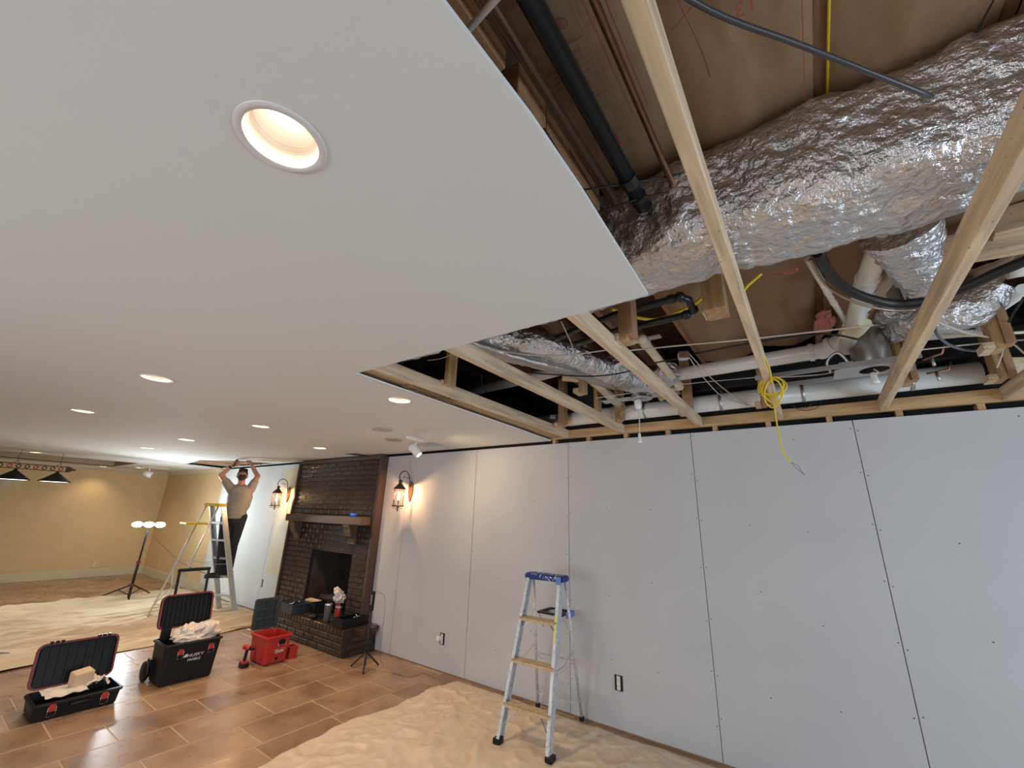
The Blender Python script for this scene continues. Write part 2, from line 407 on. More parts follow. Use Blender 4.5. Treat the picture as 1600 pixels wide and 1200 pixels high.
# far wall
bm = nb(); box(bm, (XF-.12, YB-.1, -.1), (XF, .1, 2.9)); struct(obj('wall_far', bm, yellow))
bm = nb(); box(bm, (XF, YB, 0), (XF+.016, 0, .15)); box(bm, (XF, YB, .15), (XF+.010, 0, .165)); struct(obj('baseboard_far', bm, cream))
bm = nb(); box(bm, (XF+.016, -.016, 0), (-9.45, 0, .15)); box(bm, (XF+.01, -.010, .15), (-9.45, 0, .165)); struct(obj('baseboard_right', bm, cream))
def crown(a, b, d):
    bm = nb(); a, b = V(a), V(b); d = V(d)
    prof = [(0, 0), (.06, 0), (.055, -.02), (.02, -.06), (0, -.075)]
    A = [bm.verts.new(a+d*p[0]+V((0, 0, p[1]))) for p in prof]; B = [bm.verts.new(b+d*p[0]+V((0, 0, p[1]))) for p in prof]
    for i in range(5): bm.faces.new((A[i], A[(i+1) % 5], B[(i+1) % 5], B[i]))
    bm.faces.new(A); bm.faces.new(B[::-1]); return bm
struct(obj('trim_1', crown((XF, YB, ZC), (XF, 0, ZC), (1, 0, 0)), cream))
struct(obj('trim_2', crown((XF, 0, ZC), (-9.85, 0, ZC), (0, -1, 0)), cream))
# near end wall and back wall with windows (behind the camera)
def wall_with_window(name, o, d, n, L, wx0, wx1, wz0, wz1, idx):
    o, d, n = V(o), V(d), V(n); f = lambda p, z: o+d*p[0]+V((0, 0, p[1]))+n*z
    bm = nb(); prism(bm, [(0, 0), (L, 0), (L, 3.3), (0, 3.3)], 0, .12, f, [[(wx0, wz0), (wx0, wz1), (wx1, wz1), (wx1, wz0)]])
    struct(obj(name, bm, paper))
    bm = nb(); fr = .05
    prism(bm, [(wx0, wz0), (wx1, wz0), (wx1, wz1), (wx0, wz1)], .04, .10, f, [[(wx0+fr, wz0+fr), (wx0+fr, wz1-fr), (wx1-fr, wz1-fr), (wx1-fr, wz0+fr)]])
    w_ = struct(obj('window_%d' % idx, bm, white))
    bm = nb(); mx = (wx0+wx1)/2; prism(bm, [(mx-.02, wz0+.05), (mx+.02, wz0+.05), (mx+.02, wz1-.05), (mx-.02, wz1-.05)], .05, .09, f); obj('mullion', bm, white, w_)
wall_with_window('wall_back', (XF, YB, 0), (1, 0, 0), (0, -1, 0), XN-XF, 10.65, 13.45, .45, 2.25, 1)
wall_with_window('wall_near', (XN, YB, 0), (0, 1, 0), (1, 0, 0), -YB+.1, 3.5, 6.3, .2, 2.25, 2)

# ceiling board with its openings
LIGHTS = [(-.045, -3.66), (-2.64, -3.18), (-4.60, -3.195), (-3.74, -2.01), (-1.60, -2.0), (-5.67, -2.04), (-7.31, -2.02), (-4.60, -.844), (-10.35, -2.8), (-12.85, -1.42), (-12.15, -.90)]
def circ(c, r, n=32): return [(c[0]+r*cos(2*pi*k/n), c[1]+r*sin(2*pi*k/n)) for k in range(n)]
edge = [(.441, -4.6), (.443, -3.85), (.447, -3.652), (.458, -3.391), (.456, -3.159), (.444, -2.85), (.432, -2.545)]
outer = [(XF, YB), (XN, YB), (XN, -5.2), (.441, -5.2)]+edge+[(-.4, -2.548), (-1.36, -2.549), (-1.385, -1.8), (-1.41, -.9), (-1.446, -.003), (XF, -.003)]
HOLE = [(-9.75, -.76), (-9.0, -.86), (-8.45, -.95), (-8.05, -.76), (-7.70, -.60), (-7.50, -.30), (-7.42, -.03), (-9.9, -.03)]
TRAY = [(-12.56, -5.2), (-10.70, -5.2), (-10.70, -1.285), (-12.56, -1.285)]
bm = nb(); prism(bm, outer, ZC, ZC+.0127, holes=[circ(LIGHTS[k], .080 if k == 0 else .078) for k in range(len(LIGHTS))]+[HOLE, TRAY])
ceiling = struct(obj('ceiling', bm, ceilw))
# white broken gypsum edge along the cut
bm = nb()
cut = edge[1:]+[(-.4, -2.548), (-1.36, -2.549), (-1.385, -1.8), (-1.41, -.9), (-1.446, -.003)]
cut = [V((p[0], p[1], 0)) for p in cut]
for a, b in zip(cut, cut[1:]):
    if a.x > -1.3: continue
    n = max(2, int((b-a).length/.03))
    for i in range(n):
        p = a.lerp(b, i/n); q = a.lerp(b, (i+1)/n); s = random.uniform(.001, .004)
        dd = (q-p).normalized(); nn = V((-dd.y, dd.x, 0))*-1
        cbox(bm, ((p+q)/2-nn*s/2+V((0, 0, ZC+.006))), ((q-p).length, s+.004, .012), Matrix.Rotation(math.atan2(dd.y, dd.x), 3, 'Z'))
o = obj('broken_board_edge', bm, gyp, ceiling); o['kind'] = 'stuff'
# tray recess above the ceiling
bm = nb(); x0, y0, x1, y1 = -12.56, -5.2, -10.70, -1.285; h = .26
box(bm, (x0-.02, y0, ZC), (x0, y1, ZC+h)); box(bm, (x1, y0, ZC+.013), (x1+.02, y1, ZC+h)); box(bm, (x0, y1, ZC+.013), (x1, y1+.02, ZC+h)); box(bm, (x0, y0-.02, ZC+.013), (x1, y0, ZC+h)); box(bm, (x0, y0, ZC+h), (x1, y1, ZC+h+.02))
struct(obj('trim_3', bm, mat('tan recess paint', (.40, .31, .19), .6)))

# ================================================================== CAVITY
# subfloor deck and enclosure
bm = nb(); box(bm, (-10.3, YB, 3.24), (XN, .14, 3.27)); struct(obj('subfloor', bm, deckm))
bm = nb(); box(bm, (-10.34, YB, ZC+.02), (-10.3, .14, 3.27)); struct(obj('wall_light_block', bm, dark))  # unseen dark panel, added to keep outside light from leaking into the void
# floor joists above
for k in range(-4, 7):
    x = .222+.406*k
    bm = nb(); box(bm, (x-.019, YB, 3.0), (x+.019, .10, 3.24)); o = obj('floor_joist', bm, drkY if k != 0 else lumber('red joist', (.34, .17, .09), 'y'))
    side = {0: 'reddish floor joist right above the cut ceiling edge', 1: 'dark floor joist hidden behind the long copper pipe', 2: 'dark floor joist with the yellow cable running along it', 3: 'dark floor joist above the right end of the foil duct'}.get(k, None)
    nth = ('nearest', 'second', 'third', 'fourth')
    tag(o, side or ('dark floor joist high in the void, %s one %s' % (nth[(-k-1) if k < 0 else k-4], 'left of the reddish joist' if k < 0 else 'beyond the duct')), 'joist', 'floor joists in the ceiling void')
# ceiling joists (new pine 2x4 on edge)
JX = [(-1.242, -4.6), (-.625, -4.6), (.092, -4.6), (.704, -5.2), (1.335, -5.2), (1.945, -5.2), (2.555, -5.2), (3.165, -5.2), (3.775, -5.2)]
JL = ['pine ceiling joist nearest the left cut edge of the ceiling', 'second pine ceiling joist from the left end of the opening', 'pine ceiling joist carrying the short hanger near the ceiling corner',
      'long pine ceiling joist crossing under the foil duct with the yellow cable on it', 'long brown-sided pine joist in front of the grey fixture housing', 'pine ceiling joist at the far right edge of the opening',
      'pine ceiling joist past the right edge of view, nearest one', 'pine ceiling joist past the right edge of view, middle one', 'pine ceiling joist past the right edge of view, last one']
for (x, y0), lb in zip(JX, JL):
    bm = nb(); box(bm, (x-.019, y0, ZJ), (x+.019, -.001, ZJ+.089)); o = obj('ceiling_joist', bm, pineY, bevel=.003, seg=1); tag(o, lb, 'joist', 'pine ceiling joists across the opening')
bm = nb(); box(bm, (-3.2, 0, ZJ), (XN, .038, ZJ+.089)); tag(obj('rim_board', bm, rimX, bevel=.002, seg=1), 'orange pine rim board on edge along the top of the drywall', 'board')
# scrap of old lath along the cut, above left board edge
bm = nb()
prism(bm, [(-1.46, -2.75), (-1.26, -2.75), (-1.27, -.02), (-1.47, -.02)], ZJ+.02, ZJ+.035); tag(obj('furring_board', bm, lumber('brown furring', (.46, .33, .19), 'y')), 'rough brown furring board beside the leftmost joist', 'board')
bm = nb()
for k in range(70):
    y = random.uniform(-2.2, -1.7); x = random.uniform(-1.40, -1.29); l = random.uniform(.04, .13); a = random.uniform(-.4, .4)+pi/2
    bar(bm, (x, y, ZJ+random.uniform(-.002, .014)), (x+cos(a)*l, y+sin(a)*l, ZJ+random.uniform(-.01, .016)), .006, .002)
o = obj('wood_splinters', bm, lumber('splinter', (.30, .18, .09), 'y')); tag(o, 'torn brown wood splinters at the left end of the opening', 'splinters', kind='stuff')

for i, (xa, xb, ya) in enumerate(((.243, .274, -3.30), (.278, .314, -3.31))):
    bm = nb(); box(bm, (xa, YB, 2.83), (xb, ya, 2.90)); tag(obj('nailer_board', bm, lumber('orange board', (.46, .25, .12), 'y'), bevel=.002, seg=1), 'orange brown board above the cut ceiling edge, %s of the pair' % ('left' if i == 0 else 'right'), 'board')
bm = nb(); box(bm, (.235, -3.27, 2.76), (.33, -3.12, 2.90)); tag(obj('wood_block', bm, oldX, bevel=.003, seg=1), 'brown wood block at the end of the orange boards', 'block')
bm = nb(); box(bm, (.245, -3.10, 2.80), (.32, -2.70, 2.90)); tag(obj('nailer_board', bm, oldY, bevel=.002, seg=1), 'brown board continuing past the block in shadow', 'board')
# hangers between floor joists and ceiling joists
def hanger(x, y, w_=.089, d=.038, z0=ZJ+.06, z1=3.05, label='', m=None, double=False, foot=True):
    t = thing('hanger_post', label, 'post', (x, y, z0))
    bm = nb(); box(bm, (x-d/2, y-w_/2, z0), (x+d/2, y+w_/2, z1)); obj('post', bm, m or postZ, t, bevel=.002, seg=1)
    if double:
        bm = nb(); box(bm, (x+d/2+.001, y-w_/2-.012, z0+.02), (x+d/2+.036, y+w_/2-.02, z1)); obj('cleat', bm, oldZ, t)
    if foot:
        bm = nb(); box(bm, (x-.06, y-.06, z0-.0), (x-d/2-.001, y+.05, z0+.036)); obj('block', bm, pineX, t)
    return t
hanger(.045, -.26, label='tall orange pine hanger post on the joist behind the white wires', double=True)
hanger(.150, -2.00, label='orange pine hanger post by the corner of the cut ceiling', double=True, w_=.10)
hanger(.62, -.27, label='orange pine hanger post behind the yellow cable bundle', double=True)
hanger(-.69, -.45, label='thin pine hanger post left of the hanging socket', double=False)
hanger(-.565, -.26, label='pine hanger post standing on the rim near the left joists', double=True)
hanger(-1.15, -.30, label='dark hanger post in the leftmost bay', double=True)
hanger(-1.19, -1.9, label='pale hanger post at the left tip of the opening', double=False)
hanger(-.55, -1.05, label='pine block post in the middle of the second bay', z0=ZJ+.13)
_h = at(1120, 488, 'z', 2.70)
hanger(_h.x, _h.y, label='broad brown pine block hanging under the foil duct', z0=ZJ+.20, w_=.14, d=.10)
hanger(1.42, -.45, label='pine hanger post right behind the brown-sided joist', double=True)
hanger(1.86, -.30, label='pine hanger post at the end of the steel beam', double=True, w_=.12)
hanger(1.70, -.95, label='angled looking pine hanger post at the right edge', double=True)
for x, y, z, a, lb in ((2.05, -.18, 2.64, .5, 'short pine block on the rim board at the far right'), (1.55, -1.55, 2.86, .15, 'pale pine blocking behind the long joist near the duct'), (1.78, -1.62, 2.90, -.1, 'second pale pine blocking at the right frame edge')):
    bm = nb(); cbox(bm, (x, y, z), (.36, .09, .11), Matrix.Rotation(a, 3, 'Z')); tag(obj('wood_block', bm, pineX, bevel=.002, seg=1), lb, 'block')
# steel beam
bm = nb(); yb, z0, z1 = -.10, 2.765, 2.995
prism(bm, [(yb-.085, z0), (yb+.085, z0), (yb+.085, z0+.014), (yb+.006, z0+.014), (yb+.006, z1-.014), (yb+.085, z1-.014), (yb+.085, z1), (yb-.085, z1), (yb-.085, z1-.014), (yb-.006, z1-.014), (yb-.006, z0+.014), (yb-.085, z0+.014)], -3.0, 1.80, lambda p, z: V((z, p[0], p[1])))
tag(obj('steel_beam', bm, beamm), 'black steel I-beam running along the wall above the white pipe', 'beam')
bm = nb(); box(bm, (-3.0, .04, ZJ+.09), (XN, .09, 3.0)); tag(obj('void_shade_sheet', bm, dark), 'added black sheet painting the dark of the void behind the pipes', 'board')  # added sheet, coloured black for the unlit depth behind the pipes

# kraft faced insulation
def batt(k, y0, y1, lb, sag=.035, z=2.99, seed=0):
    x0 = .222+.406*k+.019; x1 = x0+.368
    t = thing('insulation_batt', lb, 'insulation', (x0, y0, z), group='kraft faced batts between the floor joists')
    bm = nb()
    def fn(u, v):
        x = x0+(x1-x0)*u; y = y0+(y1-y0)*v
        e = min(u, 1-u)*2; s = -sag*(e**.6)
        w1 = noise.fractal(V((x*5+seed, y*2.2, seed)), .9, 2.2, 4); w2 = abs(noise.noise(V((x*14+y*5, y*9-x*8, seed*3.1))))
        return V((x, y, z+s+.022*w1*e+.012*w2*e))
    grid(bm, 22, int(34*(y1-y0)), fn); obj('kraft_facing', bm, kraft, t, recalc=False)
    for s in (0, 1):
        bm = nb(); xx = x0 if s == 0 else x1
        grid(bm, 2, 60, lambda u, v: V((xx+(.022*u if s == 0 else -.022*u), y0+(y1-y0)*v, z+.002-.004*u+.006*noise.noise(V((xx, v*22, 2)))))); obj('stapling_flange', bm, kraft, t, recalc=False)
    return t, x0, x1, z-sag
B1 = batt(0, -6, -2.30, 'printed kraft insulation batt beside the black pipe', seed=1)
B2 = batt(1, -6, -2.30, 'kraft insulation batt left of the yellow cable, pink stamp on it', seed=2)
B3 = batt(2, -6, -2.30, 'kraft insulation batt right of the yellow cable joist', seed=3)
B4 = batt(3, -6, -1.2, 'kraft insulation batt at the upper right corner of the opening', seed=4)
B9 = batt(0, -2.30, -.35, 'wrinkled kraft batt right behind the black elbow pipe', seed=11, sag=.05)
B5 = batt(1, -2.30, -.50, 'kraft batt between the elbow pipe and the printed batt', seed=5, sag=.06)
B6 = batt(2, -2.30, -.75, 'large kraft insulation batt with red R-13 print below the duct', seed=6, sag=.17)
B7 = batt(4, -6, -1.2, 'kraft insulation batt beyond the right edge of view', seed=8)
B8 = batt(3, -1.2, -.45, 'kraft insulation batt behind the grey fixture housing', seed=9, sag=.08)
DN = (pi, 0, 0); UPD = (pi, 0, pi)
def stripe(b, x0, y0, x1, y1, wd=.0035, z=None):
    bm = nb(); z = z or b[3]-.004; bar(bm, (x0, y0, z), (x1, y1, z), wd, .0008); obj('red_line', bm, redink, b[0])
zt = B1[3]-.007
for yy in (-3.62, -3.36, -3.20, -3.02): stripe(B1, B1[1]+.02, yy, B1[1]+.25, yy, z=zt)
stripe(B1, B1[1]+.285, -5.2, B1[1]+.285, -2.9, z=zt); stripe(B1, B1[1]+.335, -5.2, B1[1]+.335, -2.9, z=zt)
text('lettering', 'Glass Insul', .040, redink, B1[0], (B1[1]+.235, -3.27, zt), UPD, ext=.0003)
text('lettering', 'R-13', .085, redink, B1[0], (B1[1]+.22, -2.86, zt), UPD, ext=.0003)
for i in range(7): text('small_print', 'kraft faced glass fibre insulation', .0135, redink, B1[0], (B1[1]+.245, -3.17+.019*i, zt), UPD, ext=.0002)
text('lettering', 'FIBERGLASS', .030, redink, B1[0], (B1[1]+.315, -3.6, zt), (pi, 0, -pi/2), ext=.0003)
text('small_print', 'ATTENTION  TO BE INSTALLED AND COVERED', .020, redink, B1[0], (B1[1]+.36, -3.75, zt), (pi, 0, -pi/2), ext=.0003)
zt2 = B2[3]-.012
text('lettering', 'R-13', .055, redink, B2[0], (B2[1]+.30, -3.05, zt2), UPD, ext=.0003)
bm = nb(); prism(bm, rrect(B2[1]+.10, -3.20, B2[1]+.20, -3.12, .015), zt2, zt2+.0006); obj('stamp', bm, redink, B2[0])
text('lettering', 'rig', .055, redink, B2[0], (B2[1]+.33, -3.24, zt2), UPD, ext=.0003)
stripe(B2, B2[1]+.05, -3.08, B2[1]+.32, -3.20, z=zt2); stripe(B2, B2[1]+.34, -4, B2[1]+.34, -2.4, .0025, z=zt2)
text('lettering', 'R-13', .075, redink, B3[0], (B3[1]+.30, -2.95, B3[3]-.012), UPD, ext=.0003)
z6 = 2.99-.17-.012
text('lettering', 'R-13', .050, redink, B6[0], (at(1224, 424, 'z', z6).x, at(1224, 424, 'z', z6).y, z6), UPD, ext=.0003)
for (px, py) in ((1236, 424), (1240, 525)):
    p = at(px, py, 'z', z6); bm = nb(); prism(bm, rrect(p.x-.028, p.y-.018, p.x+.028, p.y+.018, .010), z6, z6+.0006, holes=[rrect(p.x-.020, p.y-.010, p.x+.020, p.y+.010, .006)]); obj('stamp', bm, mat('coral ink', (.62, .14, .12), .7), B6[0])
p = at(1200, 535, 'z', z6); text('small_print', 'R-13 kraft', .022, redink, B6[0], (p.x, p.y, z6), UPD, ext=.0003)
for i in range(4):
    a_ = at(1185, 435+i*22, 'z', z6-.004); stripe(B6, a_.x, a_.y, a_.x+.16, a_.y, .0018, z=z6-.001)
# loose pink fibre at the batt edge
bm = nb(); bmesh.ops.create_icosphere(bm, subdivisions=4, radius=1)
c = at(1288, 505, 'z', 2.88)
for v in bm.verts: v.co = c+V((v.co.x*.05, v.co.y*.17, v.co.z*.04))*(1+.4*noise.noise(v.co*2.5))
for f in bm.faces: f.smooth = True
tag(obj('fibre_tuft', bm, pinkf), 'pink glass fibre tuft hanging at the end of the printed batt', 'insulation')

# foil wrapped rectangular duct along x
def duct(name, x0, x1, yc, zc, hy, hz, n, m, lb, e=4.5, amp=1, seed=0, skew=0):
    bm = nb(); na = 96
    def fn(u, v):
        a = 2*pi*v; ca, sa = cos(a), sin(a)
        rr = (abs(ca)**e+abs(sa)**e)**(-1/e); x = x0+(x1-x0)*u
        y = yc+hy*ca*rr+skew*sa*rr; z = zc+hz*sa*rr
        q = V((x, y*1.0, z))
        w_ = noise.fractal(q*4.5+V((seed, 0, 0)), .8, 2.1, 3)*.020+(.5-abs(noise.noise(q*16+V((seed, 3, 0)))))*.018+(.5-abs(noise.noise(q*34)))*.008
        w_ += .006*math.sin(x*9+2*noise.noise(q*2))
        nrm = V((0, ca, sa)).normalized(); return V((x, y, z))+nrm*w_*amp
    grid(bm, n, na, fn); bmesh.ops.remove_doubles(bm, verts=bm.verts, dist=.0005)
    return tag(obj(name, bm, m), lb, 'duct')
duct('foil_duct', -1.4, 2.9, -2.445, 2.785, .185, .165, 330, foil, 'large crumpled silver foil-wrapped duct crossing the ceiling opening', skew=-.03)

def pipe(name, lb, cat, pts, r, m, seg=14, collars=(), smooth=False, grp=None, n=6):
    P = [at(*p) if len(p) == 4 else V(p) for p in pts]
    t = thing(name, lb, cat, P[0], group=grp)
    bm = nb(); tube(bm, P, r, seg, smooth, n=n); obj('pipe_run', bm, m, t)
    for (i, fr, rr, ln) in collars:
        a, b = P[i], P[i+1]; c = a.lerp(b, fr); d = (b-a).normalized(); bm = nb(); cyl(bm, c, rr, ln, d, seg); obj('coupling', bm, m, t, bevel=.003)
    return t
def cable(name, lb, pts, r, m, cat='cable', seg=6, grp=None, n=7):
    P = [at(*p) if len(p) == 4 else V(p) for p in pts]; bm = nb(); tube(bm, P, r, seg, True, n=n)
    return tag(obj(name, bm, m), lb, cat, grp)
pipe('drain_pipe', 'straight black plastic pipe running up to the foil duct', 'pipe', [(.474, -7.3, 2.80), (.462, -2.62, 2.80)], .027, abs_, 20, [(0, .965, .030, .05), (0, .985, .031, .03)])
pipe('copper_pipe', 'bright copper pipe between the black pipe and the pine joist', 'pipe', [(.575, -7.3, 2.84), (.575, -2.4, 2.84)], .011, copper, 12)
pipe('copper_pipe', 'dull copper pipe nearest the cut ceiling edge', 'pipe', [(.383, -7.3, 2.82), (.383, -2.4, 2.82)], .012, copperg, 12)
pipe('copper_pipe', 'thin copper pipe close against the dull one', 'pipe', [(.352, -7.3, 2.85), (.352, -2.4, 2.85)], .005, copperg, 10)
cable('flat_cable', 'flat pale cable slanting over the pipes at the top edge', [(716, 64, 'z', 2.56), (745, 32, 'z', 2.56), (792, -20, 'z', 2.56)], .007, mat('pale cable', (.50, .45, .40), .6))
cable('conduit', 'grey black conduit slanting down to the top of the duct', [(.60, -3.6, 2.70), (1080, 0, 'z', 2.7), (1260, 74, 'z', 2.7), (1455, 151, 'z', 2.72)], .0065, mat('dark conduit', (.06, .06, .07), .3), seg=10)
cable('black_cable', 'black cable lying along the upper edge of the duct', [(900, 345, 'z', 2.72), (1000, 310, 'z', 2.78), (1100, 288, 'z', 2.86), (1200, 245, 'z', 2.96), (1400, 172, 'z', 2.96), (1600, 100, 'z', 2.96)], .004, wire_b)
cable('black_cable', 'black cable just above the duct crossing behind the joist', [(880, 300, 'z', 2.75), (960, 290, 'z', 2.78), (1060, 272, 'z', 2.86), (1180, 243, 'z', 2.96)], .0035, wire_b)
cable('yellow_cable', 'straight yellow cable stapled along the dark floor joist', [(1.052, -5.5, 2.992), (1.052, -3.3, 2.992), (1.052, -2.4, 2.992)], .0045, wire_y)
cable('red_wire', 'thin reddish wire over the batts at upper right', [(1060, 0, 'z', 2.9), (1095, 75, 'z', 2.9), (1110, 120, 'z', 2.93)], .002, mat('reddish wire', (.3, .1, .07), .5))
cable('black_wire', 'thin black wire sagging near the upper right joist', [(1553, 0, 'z', 2.95), (1520, 60, 'z', 2.93), (1490, 100, 'z', 2.93), (1470, 145, 'z', 2.93)], .003, wire_b)
cable('black_wire', 'thin black wire between the ceiling edge and the duct', [(890, 235, 'z', 2.7), (935, 310, 'z', 2.7), (960, 345, 'z', 2.7)], .0022, wire_b)
cable('black_wire', 'second thin black wire close to the ceiling edge', [(850, 200, 'z', 2.7), (905, 290, 'z', 2.7), (935, 340, 'z', 2.7)], .0022, wire_b)

# black drain with return elbow
zb = 2.76
P = [at(870, 528, 'z', zb), at(960, 492, 'z', zb), at(1062, 464, 'z', zb), at(1076, 468, 'z', zb), at(1083, 484, 'z', zb-.02), at(1072, 492, 'z', zb-.04), at(960, 518, 'z', zb-.04), at(900, 538, 'z', zb-.04)]
t = thing('gas_pipe', 'black pipe with a return elbow under the printed batts', 'pipe', P[0]); bm = nb(); tube(bm, P, .019, 14, False); obj('pipe_run', bm, abs_, t)
for i in (2, 4, 5):
    bm = nb(); ball(bm, P[i], .027, 14, 10); obj('elbow', bm, abs_, t)
for i in (2, 6):
    bm = nb(); cyl(bm, P[i].lerp(P[i-1], .12), .026, .03, P[i]-P[i-1], 14); obj('coupling', bm, abs_, t)
cable('yellow_cable', 'short fat yellow cable passing behind the black elbow pipe', [(955, 483, 'z', 2.84), (980, 490, 'z', 2.84), (1000, 497, 'z', 2.84), (1030, 498, 'z', 2.86), (1080, 478, 'z', 2.88), (1102, 460, 'z', 2.88)], .010, wire_y, seg=8)
# white pvc group
def elbowpipe(lb, pts, r, m, hubs, name='pvc_pipe'):
    P = [at(*p) if len(p) == 4 else V(p) for p in pts]; t = thing(name, lb, 'pipe', P[0]); bm = nb(); tube(bm, P, r, 18, False); obj('pipe_run', bm, m, t)
    for i in hubs:
        bm = nb(); ball(bm, P[i], r*1.12, 16, 10); obj('elbow', bm, m, t)
        for j in (i-1, i+1):
            if 0 <= j < len(P):
                d = (P[j]-P[i]); L = min(.06, d.length*.45); bm = nb(); cyl(bm, P[i]+d.normalized()*L, r*1.18, .028, d, 18); obj('hub', bm, m, t, bevel=.002)
    return t
elbowpipe('cream plastic drain bending down below the black elbow pipe', [(965, 532, 'z', 2.84), (1003, 530, 'z', 2.82), (1062, 604, 'z', 2.74), (1032, 622, 'z', 2.70)], .030, pvcy, (1, 2))
elbowpipe('short cream plastic pipe under the foil flex duct', [(880, 588, 'z', 2.80), (925, 592, 'z', 2.76), (975, 640, 'z', 2.70)], .040, pvcy, (1,))
elbowpipe('wide white plastic pipe dropping from behind the foil duct', [(1385, 355, 'z', 2.80), (1352, 445, 'z', 2.78), (1322, 545, 'z', 2.74)], .042, pvc, (1,))
elbowpipe('slim white plastic pipe bent beside the wide one', [(1262, 405, 'z', 2.82), (1298, 465, 'z', 2.78), (1327, 512, 'z', 2.76), (1360, 478, 'z', 2.80)], .014, pvc, (1, 2))
elbowpipe('cream plastic pipe running along the wall with an upturned end', [(-.1, -.62, 2.80), (.35, -.64, 2.80), (1.02, -.66, 2.80), (1.16, -.74, 2.84), (1.20, -1.1, 2.86)], .052, pvc, (2,))
elbowpipe('slanting white plastic pipe at the right edge of view', [(1600, 452, 'z', 2.80), (1560, 480, 'z', 2.80), (1535, 512, 'z', 2.78)], .030, pvc, ())
elbowpipe('white plastic pipe end entering from the right edge', [(1640, 412, 'z', 2.86), (1590, 420, 'z', 2.86), (1572, 424, 'z', 2.86)], .040, pvc, ())
elbowpipe('grey plastic pipe in the second bay from the left', [(700, 622, 'z', 2.84), (760, 606, 'z', 2.84), (840, 588, 'z', 2.84), (900, 572, 'z', 2.84)], .045, mat('grey pvc', (.42, .42, .42), .4), ())
t = pipe('pvc_pipe', 'thick white plastic pipe lying along the rim board', 'pipe', [(-3.0, -.115, 2.668), (1.84, -.115, 2.668)], .072, pvc, 28, [(0, .75, .078, .10), (0, .49, .078, .09), (0, .26, .078, .08)])
for x in (-.35, .30, .88, 1.5):
    bm = nb(); lathe(bm, [(.0735, -.010), (.0755, -.010), (.0755, .010), (.0735, .010)], (x, -.115, 2.668), 24, (1, 0, 0)); box(bm, (x-.010, -.115+.072, 2.66), (x+.010, -.115+.076, 2.98)); obj('pipe_strap', bm, steel, t, label='perforated steel hanger strap')
# shiny elbow stub beneath the wide pipe, tee
bm = nb(); tube(bm, [at(1312, 520, 'z', 2.74), at(1334, 522, 'z', 2.72), at(1352, 505, 'z', 2.72)], .03, 14); tag(obj('pipe_elbow', bm, pvcy), 'small cream elbow below the wide white pipe', 'pipe')
# flex ducts
def flex(name, lb, pts, rf, m, rib=0, seed=0, sg=40, n=26, amp=1.0):
    P = [at(*p) if len(p) == 4 else V(p) for p in pts]; bm = nb()
    rg = tube(bm, P, .1, sg, True, True, rf=lambda t, i: (rf(t)*(1+(rib if i % 2 else 0)), rf(t)*.86*(1+(rib if i % 2 else 0))), n=n)
    for r_ in rg:
        c = sum((v.co for v in r_), V())/len(r_)
        for v in r_:
            q = v.co*11+V((seed, 0, 0)); v.co += (v.co-c).normalized()*amp*((.5-abs(noise.noise(q)))*.030+(.5-abs(noise.noise(q*2.6)))*.012)
    return tag(obj(name, bm, m), lb, 'duct')
flex('flexible_duct', 'silver foil flexible duct sagging in the left bays', [(690, 505, 'z', 2.86), (770, 528, 'z', 2.86), (860, 545, 'z', 2.84), (945, 580, 'z', 2.80), (1010, 600, 'z', 2.78), (1050, 580, 'z', 2.80)], lambda t: .115-.03*t, foil, .0, 1)
flex('duct_liner', 'dull grey liner hanging beneath the foil flexible duct', [(700, 520, 'z', 2.80), (780, 552, 'z', 2.74), (870, 575, 'z', 2.72), (960, 602, 'z', 2.72)], lambda t: .05-.015*t, foil2, 0, 2, 20, 16, .5)
flex('foil_sleeve', 'crumpled foil sleeve hanging behind the brown-sided joist', [(1400, 350, 'z', 2.80), (1425, 400, 'z', 2.76), (1445, 455, 'z', 2.72)], lambda t: .115-.06*t, foil, 0, 3)
flex('foil_elbow', 'bright foil bag-like elbow right of the long joist', [(1400, 520, 'z', 2.76), (1455, 495, 'z', 2.74), (1520, 478, 'z', 2.76), (1560, 440, 'z', 2.84)], lambda t: .055+.05*sin(pi*t), foil, 0, 4)
flex('foil_sleeve', 'dark foil sleeve between the wide white pipe and the joist', [(1370, 430, 'z', 2.95), (1400, 470, 'z', 2.92), (1410, 500, 'z', 2.90)], lambda t: .09, mat('dark foil', (.22, .20, .18), .35, 1, bump=.5, bscale=25), 0, 5, 28)
flex('corrugated_duct', 'black ribbed flexible duct behind the white cable', [(1190, 565, 'z', 2.86), (1240, 558, 'z', 2.86), (1280, 548, 'z', 2.84), (1310, 530, 'z', 2.86)], lambda t: .050, mat('black ribbed foil', (.05, .045, .04), .3, .8), .16, 6, 24, 14, .2)
flex('foil_wrap', 'crinkled foil wrap below the cream bent drain', [(960, 560, 'z', 2.88), (1000, 580, 'z', 2.86), (1050, 592, 'z', 2.84)], lambda t: .07, foil, 0, 7, 28)
flex('foil_wrap', 'crinkled foil wrap beside the slim bent pipe', [(1335, 520, 'z', 2.86), (1375, 500, 'z', 2.84), (1400, 480, 'z', 2.82)], lambda t: .05, foil, 0, 8, 28)
# white vinyl trough scraps
for i, (px, py, a, lb) in enumerate(((1490, 500, .25, 'upper white scrap board right of the long joist'), (1500, 522, .1, 'lower white scrap board right of the long joist'))):
    c = at(px, py, 'z', 2.78); bm = nb(); cbox(bm, c, (.30, .12, .012), Euler((.1, .05, a)).to_matrix()); tag(obj('scrap_board', bm, white, bevel=.002), lb, 'board')
